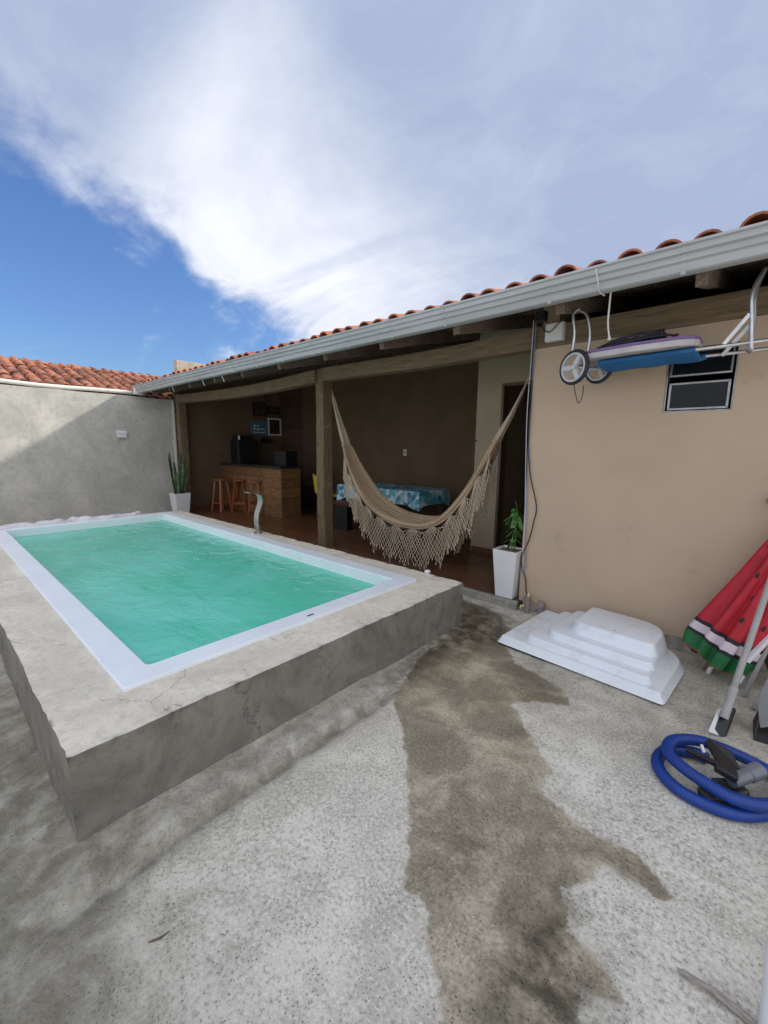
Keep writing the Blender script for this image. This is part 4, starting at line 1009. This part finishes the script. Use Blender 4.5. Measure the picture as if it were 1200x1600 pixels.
ha, hb = OZ(1072, 1171, .13), OZ(1126, 1197, .135)
build('handle', MB().bar(ha, hb, .022, .016, w2=.026, h2=.02), mt['black'], vh, bevel=.004)
build('hinge', MB().bar(OZ(1117, 1196, .14), OZ(1152, 1216, .12), .05, .03), mt['black'], vh, bevel=.006)
build('neck', MB().tube([OZ(1146, 1223, .075), OZ(1153, 1218, .10)], .026, 14), mt['black'], vh, smooth=40)
build('latch', MB().bar(OZ(1096, 1164, .14), OZ(1100, 1176, .13), .012, .012), mt['white'], vh, bevel=.003)

# ------------------------------------------------------------------ brush, umbrella, chair, dustpan against the wall
bp = OZ(1132, 1118, .09); tp = OY(1196, 930, 3.02); dirp = (tp-bp)
br = thing('pool_brush', (bp.x, bp.y, 0), 'grey-handled pool brush leaning towards the wall', 'brush')
build('pole', MB().tube([bp, bp+dirp*.45, bp+dirp*1.0, bp+dirp*1.95], .0155, 14), mt['greytube'], br, smooth=True)
build('socket', MB().tube([bp-dirp*.02, bp+dirp*.22, bp+dirp*.23], [.020, .021, .0165], 14), mt['greytube'], br, smooth=40)
h0, h1 = OZ(1122, 1148, .012), OZ(1137, 1108, .075)
mb = MB(); 
A, B, C_, D_ = OZ(1108, 1143, .0), OZ(1128, 1152, .0), OZ(1143, 1110, .10), OZ(1124, 1107, .09)
def hex6(top, bot): return MB().add(list(top)+list(bot), [(0, 1, 2, 3), (7, 6, 5, 4), (0, 4, 5, 1), (1, 5, 6, 2), (2, 6, 7, 3), (3, 7, 4, 0)])
def head(name, px, mat, off, th):
    pts = [OZ(x, y, off+max(0, (1152-y)/45*.10)) for x, y in px]; n_ = len(pts); dv = Vector((.35, .9, -.1)).normalized()*th
    pts2 = [Vector((p.x+dv.x, p.y+dv.y, max(.002, p.z+dv.z))) for p in pts]
    build(name, MB().add(pts+pts2, [tuple(range(n_)), tuple(reversed(range(n_, 2*n_)))]+[(i, n_+i, n_+(i+1) % n_, (i+1) % n_) for i in range(n_)]), mat, br, bevel=.003)
head('bristle_block', [(1127, 1110), (1143, 1107), (1146, 1112), (1131, 1152), (1124, 1149), (1117, 1139)], mt['black'], .004, .035)
head('white_back', [(1121, 1108), (1128, 1106), (1126, 1111), (1117, 1139), (1123.5, 1150), (1106, 1143)], mt['white'], .002, .03)

ub = thing('beach_umbrella', (.02, 3.36, 0), 'closed watermelon-patterned beach umbrella leaning in the corner', 'umbrella')
a0 = Vector((-.035, 3.36, .10)); a1 = Vector((.36, 3.50, 1.35)); ax = (a1-a0); L_ = ax.length; ax.normalize()
u_ = ax.cross(Vector((0, 1, 0))).normalized(); v_ = u_.cross(ax)
bands = [(0, .004, 4), (.004, .105, 1), (.105, .128, 2), (.128, .185, 3), (.185, .212, 2), (.212, L_, 0)]
hs_ = [0, .004, .03, .06, .085, .105, .106, .127, .128, .155, .185, .186, .211, .212]+list(np.linspace(.27, L_, 16)); NT = 72
mb = MB(); rg = []
for h in hs_:
    t = h/L_; Rr = .160*(1-t)**.85*(1-.15*math.exp(-((t-.0)/.05)**2))+.012; ring = []
    for k in range(NT):
        th = 2*math.pi*k/NT; fl_ = 1+.26*(1-t*.8)*math.cos(8*th+.6+1.2*t)+.10*(1-t)*math.cos(15*th+2+3*t)+.09*math.cos(5*th+1.5*t)+.05*math.cos(23*th+5*t)
        hh = h-(-.016*math.cos(8*th+.6)*(1-min(1, h/.25))+.022*math.sin(3*th+.5)*(1-min(1, h/.25)))
        ring.append(a0+ax*hh+(u_*math.cos(th)+v_*math.sin(th))*Rr*fl_)
    rg.append(ring)
for i in range(len(rg)-1):
    hm = (hs_[i]+hs_[i+1])/2; mi = next(b[2] for b in bands if b[0] <= hm <= b[1]+1e-9)
    mb.loft([rg[i], rg[i+1]], True, False, mi)
me = mb.mesh('canopy', [mt['red'], mt['green'], mt['blacknylon'], mt['pinkwhite'], mt['red']], fix=False)
bmm = bmesh.new(); bmm.from_mesh(me); bmesh.ops.remove_doubles(bmm, verts=bmm.verts, dist=1e-5); bmm.to_mesh(me); bmm.free()
me.polygons.foreach_set('use_smooth', [True]*len(me.polygons)); cn = link('canopy', me, ub)
for px_, py_ in ((1158, 967), (1180, 905), (1187, 985), (1170, 940)):
    d = ray(px_, py_); 
    # nearest canopy vertex along the sight line of that seed mark
    best = min((v.co for v in me.vertices), key=lambda c: (Vector(d).normalized().cross(c-Vector(CAM))).length+.15*(c-Vector(CAM)).length)
    c = best+(Vector(CAM)-best).normalized()*.003; s1_ = u_
    nn = (Vector(CAM)-best).normalized(); e1 = ax; e2 = nn.cross(e1).normalized()
    mb = MB().add([c+e1*.020*math.cos(a)+e2*.009*math.sin(a)*(1-.3*math.cos(a)) for a in np.linspace(0, 2*math.pi, 13)[:-1]], [tuple(range(12))])
    build('seed_mark', mb, mt['blacknylon'], cn, fix=False)
e0 = a0-ax*.11
build('pole', MB().tube([e0+ax*.0, e0+ax*.03, e0+ax*.031, e0+ax*.3], [.009, .015, .013, .013], 12), mt['white'], ub, smooth=40)
e1_ = e0+Vector((-.035, .035, .015)); build('rib_tips', MB().tube([e1_, e1_+ax*.25], .014, 10), mt['greytube'], ub, smooth=True)
build('tie_strap', MB().tube([a0+ax*.80+(u_*math.cos(t)+v_*math.sin(t))*.085 for t in np.linspace(0, 6.28, 20)], .012, 6), mt['red'], ub, smooth=True)

fc = thing('folding_chair', (.30, 3.25, 0), 'folded aluminium beach chair leaning beside the umbrella', 'chair')
def ptube(name, a, b, r, mat, ext=1.0):
    a, b = Vector(a), Vector(b); build(name, MB().tube([a, a+(b-a)*ext], r, 10), mat, fc, smooth=True)
ptube('leg', OZ(1163, 1087, .012), OY(1200, 1010, 3.30), .013, mt['greytube'], 2.6)
ptube('leg', OZ(1178, 1108, .012), OY(1215, 1040, 3.24), .013, mt['greytube'], 2.6)
ptube('leg', OZ(1152, 1066, .05), OY(1196, 995, 3.36), .012, mt['alu'], 2.6)
ptube('leg', OZ(1160, 1035, .16), OY(1205, 975, 3.34), .013, mt['alu'], 2.2)
def pbar(name, a, b, w_, h_, mat): build(name, MB().bar(a, b, w_, h_), mat, fc, bevel=.005)
pbar('armrest', OY(1166, 1034, 3.22), OY(1212, 985, 3.30), .034, .022, mt['white'])
pbar('bracket', OZ(1154, 1066, .07), OZ(1163, 1050, .10), .028, .02, mt['white'])
sq = [OY(1182, 1000, 3.42), OY(1260, 880, 3.52), OY(1330, 960, 3.42), OY(1215, 1090, 3.34)]
mb = MB().add(sq+[p+Vector((0, .02, .004)) for p in sq], [(0, 1, 2, 3), (7, 6, 5, 4), (0, 4, 5, 1), (1, 5, 6, 2), (2, 6, 7, 3), (3, 7, 4, 0)]); build('fabric_seat', mb, mt['blacknylon'], fc)
dp_ = thing('dustpan', tuple(OZ(1190, 1140, 0)), 'grey and black upright dustpan in front of the folded chair', 'dustpan')
g0, g1, g2, g3 = OZ(1176, 1158, .0), OZ(1176, 1122, .07), OZ(1205, 1080, .22), OZ(1240, 1150, .02)
mb = MB().add([g0, OZ(1175, 1126, .055), OZ(1188, 1098, .12), OZ(1188, 1136, .04)]+[p+Vector((.22, .03, 0)) for p in (g0, OZ(1175, 1126, .055), OZ(1188, 1098, .12), OZ(1188, 1136, .04))], [(0, 1, 2, 3), (7, 6, 5, 4), (0, 4, 5, 1), (1, 5, 6, 2), (2, 6, 7, 3), (3, 7, 4, 0)])
build('pan', mb, mt['black'], dp_, bevel=.004)
cpl = [OY(1187, 1138, 2.72), OY(1183, 1105, 2.74), OY(1188, 1078, 2.76), OY(1203, 1062, 2.78), OY(1240, 1050, 2.80), OY(1270, 1080, 2.80), OY(1250, 1130, 2.76)]
mb = MB().add(cpl+[p+Vector((.01, .02, 0)) for p in cpl], [tuple(range(7)), tuple(reversed(range(7, 14)))]+[(i, (i+1) % 7, 7+(i+1) % 7, 7+i) for i in range(7)]); build('back_plate', mb, mt['greyplast'], dp_, bevel=.005)
hq = OY(1245, 1055, 2.80); build('handle', MB().tube([hq, hq+Vector((.10, .35, .75))], .012, 8), mt['greytube'], dp_, smooth=True)

# tap on the wall, white pipe, stick
tq = OY(1203, 781, FY-.03)
tp_ = thing('wall_tap', (tq.x, FY, tq.z), 'dull grey pipe fitting sticking out of the beige wall', 'tap')
build('body', MB().lathe((tq.x+.01, FY-.05, tq.z), [(.001, -.01), (.022, -.008), (.026, .0), (.022, .02), (.018, .055)], 14, 'y'), mt['greyplast'], tp_, smooth=40)
build('lever', MB().bar((tq.x+.01, FY-.045, tq.z+.01), (tq.x+.05, FY-.05, tq.z+.04), .012, .016), mt['greyplast'], tp_, bevel=.003)
wp = OZ(1196, 1600, 0)
tag(build('white_standpipe', MB().tube(catmull([(.192, 1.28, -.02), (.187, 1.28, .12), (.180, 1.28, .24), (.188, 1.28, .30), (.215, 1.28, .335), (.26, 1.28, .345), (.5, 1.28, .345), (.555, 1.28, .33), (.58, 1.28, .28), (.582, 1.28, .15), (.582, 1.28, -.02)], 6), .022, 14), mt['white'], None, smooth=True), 'white plastic pipe hoop standing up from the concrete yard', 'pipe')
a_, b_ = OZ(1058, 1515, .008), OZ(1176, 1598, .008)
mb = MB(); mid = (a_+b_)/2+Vector((.004, .006, .004)); mb.tube(catmull([a_, a_.lerp(b_, .2)+Vector((0, .002, .003)), mid, b_], 6), [.006]*3+[.009]*4+[.008]*4+[.010]*4+[.011]*3+[.008], 7)
tag(build('wood_stick', mb, mt['twig'], None, smooth=50), 'dry grey splinter of wood on the concrete', 'stick')
for k, (pa_, pb_) in enumerate((((232, 1473), (265, 1455)), ((1010, 1300-0), (1012, 1302)))):
    if k: continue
    a_, b_ = OZ(*pa_, .004), OZ(*pb_, .004); tag(build('twig', MB().tube([a_, a_.lerp(b_, .5)+Vector((.008, 0, .004)), b_], [.002, .003, .001], 5), mt['jamb'], None), 'thin brown twig on the dry concrete near the pool', 'twig')
a_, b_ = OZ(40, 1393, .004), OZ(55, 1387, .004); tag(build('dry_leaf_bit', MB().tube([a_, b_], [.003, .002], 5), mt['jamb'], None), 'small dark dry leaf bit beside the pool skirt', 'leaf')

# ------------------------------------------------------------------ wires, boxes, pipe stubs
def stub(x, y, px, h, label):
    t = thing('pipe_stub', (x, y, 0), label, 'pipe', 'pipe stubs at the wall corner')
    build('pipe', MB().lathe((x, y, -.03), [(.026, 0), (.026, h+.03-.045), (.032, h+.03-.045), (.032, h+.03), (.025, h+.03)], 18), mt['pvcbrown'], t, smooth=40)
    return t
s1p, s2p = OZ(825, 955, 0), OZ(838, 962, 0)
t1 = stub(s1p.x+.0, FY-.075, 0, .15, 'brown conduit stub with a yellow gland at the wall corner')
t2 = stub(s2p.x+.02, FY-.055, 0, .12, 'shorter brown conduit stub next to the wall corner')
del t1['group'], t2['group']
build('gland', MB().lathe((s1p.x+.005, FY-.07, .15), [(.012, -.01), (.012, .015), (.008, .03)], 10), mt['gland'], t1, smooth=40)
build('elbow', MB().tube(catmull([(s1p.x-.02, FY-.09, .06), (s1p.x-.045, FY-.10, .055), (s1p.x-.05, FY-.10, .03)], 4), .010, 8), mt['gland'], t1, smooth=True)
def wire(name, pts, r, mat, label):
    tag(build(name, MB().tube(catmull(pts, 8), r, 6), mat, None, smooth=True), label, 'wire')
W = lambda x, y, yy=FY-.02: OY(x, y, yy)
wire('cable', [W(836, 488, 3.5), W(836, 515, 3.57), W(832, 560), W(829, 640), W(826, 700), W(829, 745), W(838, 790), W(834, 815), W(826, 845), W(815, 870), W(816, 888), W(821, 905), W(822, 925), (s1p.x+.005, FY-.07, .15)], .005, mt['wirek'], 'black cable running down the corner of the beige wall')
wire('wire', [W(834, 500, 3.5), W(830, 560), W(824, 640), W(822, 700), W(821, 760), W(820, 820), W(817, 870), W(818, 900)], .0035, mt['wirew'], 'pale wire hanging straight down the wall corner')
wire('wire', [W(838, 500, 3.5), W(833, 570), W(828, 650), W(825, 710), W(823, 780), W(821, 840), W(822, 870), W(819, 895)], .0035, mt['wireb'], 'bluish wire hanging beside the pale wire')
wire('thin_wire', [(s1p.x+.01, FY-.07, .15), (s1p.x+.05, FY-.05, .12), (s2p.x+.02, FY-.05, .09)], .003, mt['gland'], 'thin wire linking the two conduit stubs')
bx0, bx1 = OY(853, 507, FY-.06), OY(880, 530, FY-.06)
jb = thing('junction_box', ((bx0.x+bx1.x)/2, FY-.03, (bx0.z+bx1.z)/2), 'pale square electrical box on the beam at the wall corner', 'electrical box')
build('case', MB().box(bx0.x, bx1.x, FY-.07, FY-.012, bx1.z, bx0.z), mt['white'], jb, bevel=.006)
build('lid', MB().box(bx0.x+.006, bx1.x-.006, FY-.078, FY-.07, bx1.z+.006, bx0.z-.006), mt['white'], jb, bevel=.003)
wire('wire_loop', [W(842, 485, 3.35), W(848, 512, 3.50), W(858, 519, 3.51), W(870, 508, 3.51), W(884, 494, 3.5), W(888, 480, 3.4)], .004, mt['wirek'], 'black wire looping across the pale electrical box')
wire('beam_wire', [W(822, 487, 3.2), W(832, 480, 3.1), W(838, 493, 3.3), W(846, 490, 3.3), W(850, 476, 3.1)], .005, mt['wirek'], 'tangle of black wire under the gutter by the box')
cl_ = thing('clamp_fitting', tuple(W(848, 492, 3.45)), 'small black bracket fitting beside the electrical box', 'fitting')
q_ = W(843, 497, 3.45); build('plate', MB().box(q_.x-.03, q_.x+.05, 3.44, 3.50, q_.z-.03, q_.z+.05), mt['black'], cl_, bevel=.006)
wire('hanging_cord', [W(955, 452, 2.99), W(952, 480, 3.02), W(950, 505, 3.03), W(952, 528, 3.04)], .0055, mt['rope'], 'white cord dangling from the gutter')
q_ = W(952, 529, 3.04); tag(build('cord_knot', MB().lathe((q_.x, q_.y, q_.z), [(.001, -.012), (.010, -.008), (.011, .0), (.006, .012)], 8), mt['rope'], None, smooth=True), 'white knot at the end of the dangling cord', 'knot')
# cord strapped round the gutter
wire('gutter_string', [W(931, 420, 2.846), W(934, 440, 2.86), W(936, 455, 2.905), (OY(936, 458, 2.93).x+.02, 2.98, 2.415)], .004, mt['rope'], 'white string tied round the gutter')

# ------------------------------------------------------------------ beach cart hanging under the eave
ct = thing('beach_cart', (-.6, 3.3, 2.05), 'aluminium beach cart hung under the eave', 'cart')
w1, w2 = OY(897, 574, 3.18), OY(936, 574, 3.42)
axl = (w2-w1).normalized()
def wheel(c, R_):
    wt = build('tyre', MB().loft([[c+(Vector((0, 0, 1))*math.cos(a)+axl.cross(Vector((0, 0, 1)))*math.sin(a))*(R_-.012+.012*math.cos(b))+axl*.016*math.sin(b) for b in np.linspace(0, 2*math.pi, 9)[:-1]] for a in np.linspace(0, 2*math.pi, 41)], True, False), mt['rubber'], ct, smooth=True)
    e1 = Vector((0, 0, 1)); e2 = axl.cross(e1).normalized(); P_ = lambda r_, a, o_: c+(e1*math.cos(a)+e2*math.sin(a))*r_+axl*o_
    mb = MB(); mb.loft([[P_(r_, a, o_) for r_, o_ in ((R_-.022, -.014), (R_-.034, -.014), (R_-.034, .014), (R_-.022, .014))] for a in np.linspace(0, 2*math.pi, 41)], True, False)
    for k in range(3):
        a = k*2*math.pi/3+2.65
        def sec(r_, wd): return [P_(r_, a, -.011)+(e1*-math.sin(a)+e2*math.cos(a))*s*wd for s in (-1, 1)]+[P_(r_, a, .011)+(e1*-math.sin(a)+e2*math.cos(a))*s*wd for s in (1, -1)]
        mb.loft([sec(.012, .012), sec(.035, .017), sec(R_*.55, .016), sec(R_-.03, .011)])
    mb.loft([[P_(r_, a, o_) for a in np.linspace(0, 2*math.pi, 17)[:-1]] for r_, o_ in ((.008, -.022), (.016, -.02), (.018, 0), (.016, .02), (.008, .022))])
    build('rim', mb, M('light_grey_plastic', (.50, .51, .54), .4), wt, smooth=35)
wheel(w1, .122); wheel(w2, .118)
build('axle', MB().tube([w1, w2], .008, 10), mt['alu'], ct, smooth=True)
ra, rb = Vector((w1.x+.02, 3.235, 2.055)), OY(1230, 527, 3.235)
rc, rd_ = Vector((w2.x+.02, 3.40, 2.045)), OY(1230, 541, 3.42)
for a, b in ((ra, rb), (rc, rd_)): build('rail', MB().tube([a, b], .011, 12), mt['alu'], ct, smooth=True)
# blue sling wrapped round the rails
s0_, s1_ = .13, .71; rg = []
for i in range(13):
    t = lerp(s0_, s1_, i/12)*.88; a, b = ra.lerp(rb, t), rc.lerp(rd_, t); s = .003*math.sin(i*1.3)
    rg.append([a+Vector((0, 0, .016)), a+Vector((0, -.016, .008)), a+Vector((0, -.018, -.012-s*.3)), a+Vector((0, .0, -.022)), a.lerp(b, .5)+Vector((0, 0, -.050-s)), b+Vector((0, .0, -.020)), b+Vector((0, .016, 0)), b+Vector((0, 0, .016)), a.lerp(b, .5)+Vector((0, 0, -.025-s))])
build('fabric_sling', MB().loft(rg), mt['bluefab'], ct, smooth=50)
# front hanging legs by the wheels
for (xa, ya), (xb, yb), (xc_, yc_), (xd, yd), yy in (((893, 556), (898, 520), (896, 492), (906, 482), 3.20), ((918, 553), (922, 520), (917, 492), (903, 484), 3.26)):
    build('hanging_hook', MB().tube(catmull([OY(xa, ya, yy), OY(xb, yb, yy), OY(xc_, yc_, yy), OY(xd, yd, yy+.02)], 6), .0095, 10), mt['alu'], ct, smooth=True)
for yy, dxp in ((3.235, 0), (3.36, 14)):
    build('stand_leg', MB().tube(catmull([OY(1174-dxp*.3, 548, yy), OY(1175+dxp*.2, 500, yy), OY(1177+dxp*.3, 455, yy), OY(1197, 418, yy+.03)], 6), .0115, 10), mt['alu'], ct, smooth=True)
for (pa_, pb_, yy) in (((1131, 538), (1172, 490), 3.23), ((1128, 556), (1172, 508), 3.38)):
    build('brace', MB().bar(OY(*pa_, yy), OY(*pb_, yy), .004, .020, (1, 0, 0)), mt['alu'], ct)
build('cross_tube', MB().tube([OY(1174, 540, 3.235), OY(1172, 551, 3.42)], .009, 8), mt['alu'], ct, smooth=True)
wire('loop_string', [OY(897, 600, 3.2), OY(899, 615, 3.2), OY(904, 630, 3.2), OY(910, 618, 3.2), OY(912, 602, 3.2)], .003, mt['wirek'], 'thin black string loop hanging below the cart wheels')
# bodyboard
bb = thing('bodyboard', (-.65, 3.3, 2.08), 'purple-topped bodyboard resting on the beach cart', 'bodyboard')
def board(z0, z1, name, mat, par, inset=0):
    A, B = ra.lerp(rb, .0), ra.lerp(rb, .64); pl__ = []
    for t, w_ in ((0, .10), (.04, .14), (.15, .17), (.5, .19), (.85, .17), (.96, .13), (1., .09)): pl__.append((t, w_-inset))
    up = [(lerp(A.x, B.x, t), 3.325-w_, lerp(A.z, B.z, t)) for t, w_ in pl__]; dn = [(lerp(A.x, B.x, t), 3.325+min(w_, .20), lerp(A.z, B.z, t)) for t, w_ in pl__][::-1]
    ring = up+dn
    return build(name, MB().loft([[(x, y, z+h) for x, y, z in ring] for h in (z0, z1)]), mat, par, bevel=.008)
board(.022, .062, 'foam_core', mt['foam'], bb); board(.0625, .082, 'deck', mt['purple'], bb, .004)
# coiled cable on the board
mb = MB(); rr_ = random.Random(2)
for k in range(9):
    cx_, lz = -.70+rr_.uniform(-.03, .03), 2.165+.006*k; pts = []
    for a in np.linspace(0, 2*math.pi, 22): pts.append((cx_+(.22-.008*k+rr_.uniform(-.008, .008))*math.cos(a), 3.31+(.10-.005*k)*math.sin(a), lz+.02*math.cos(a)+rr_.uniform(-.008, .008)))
    mb.tube(pts, .007, 6)
tag(build('coiled_cable', mb, mt['cable'], None, smooth=True), 'coil of black cable lying on the bodyboard', 'cable')
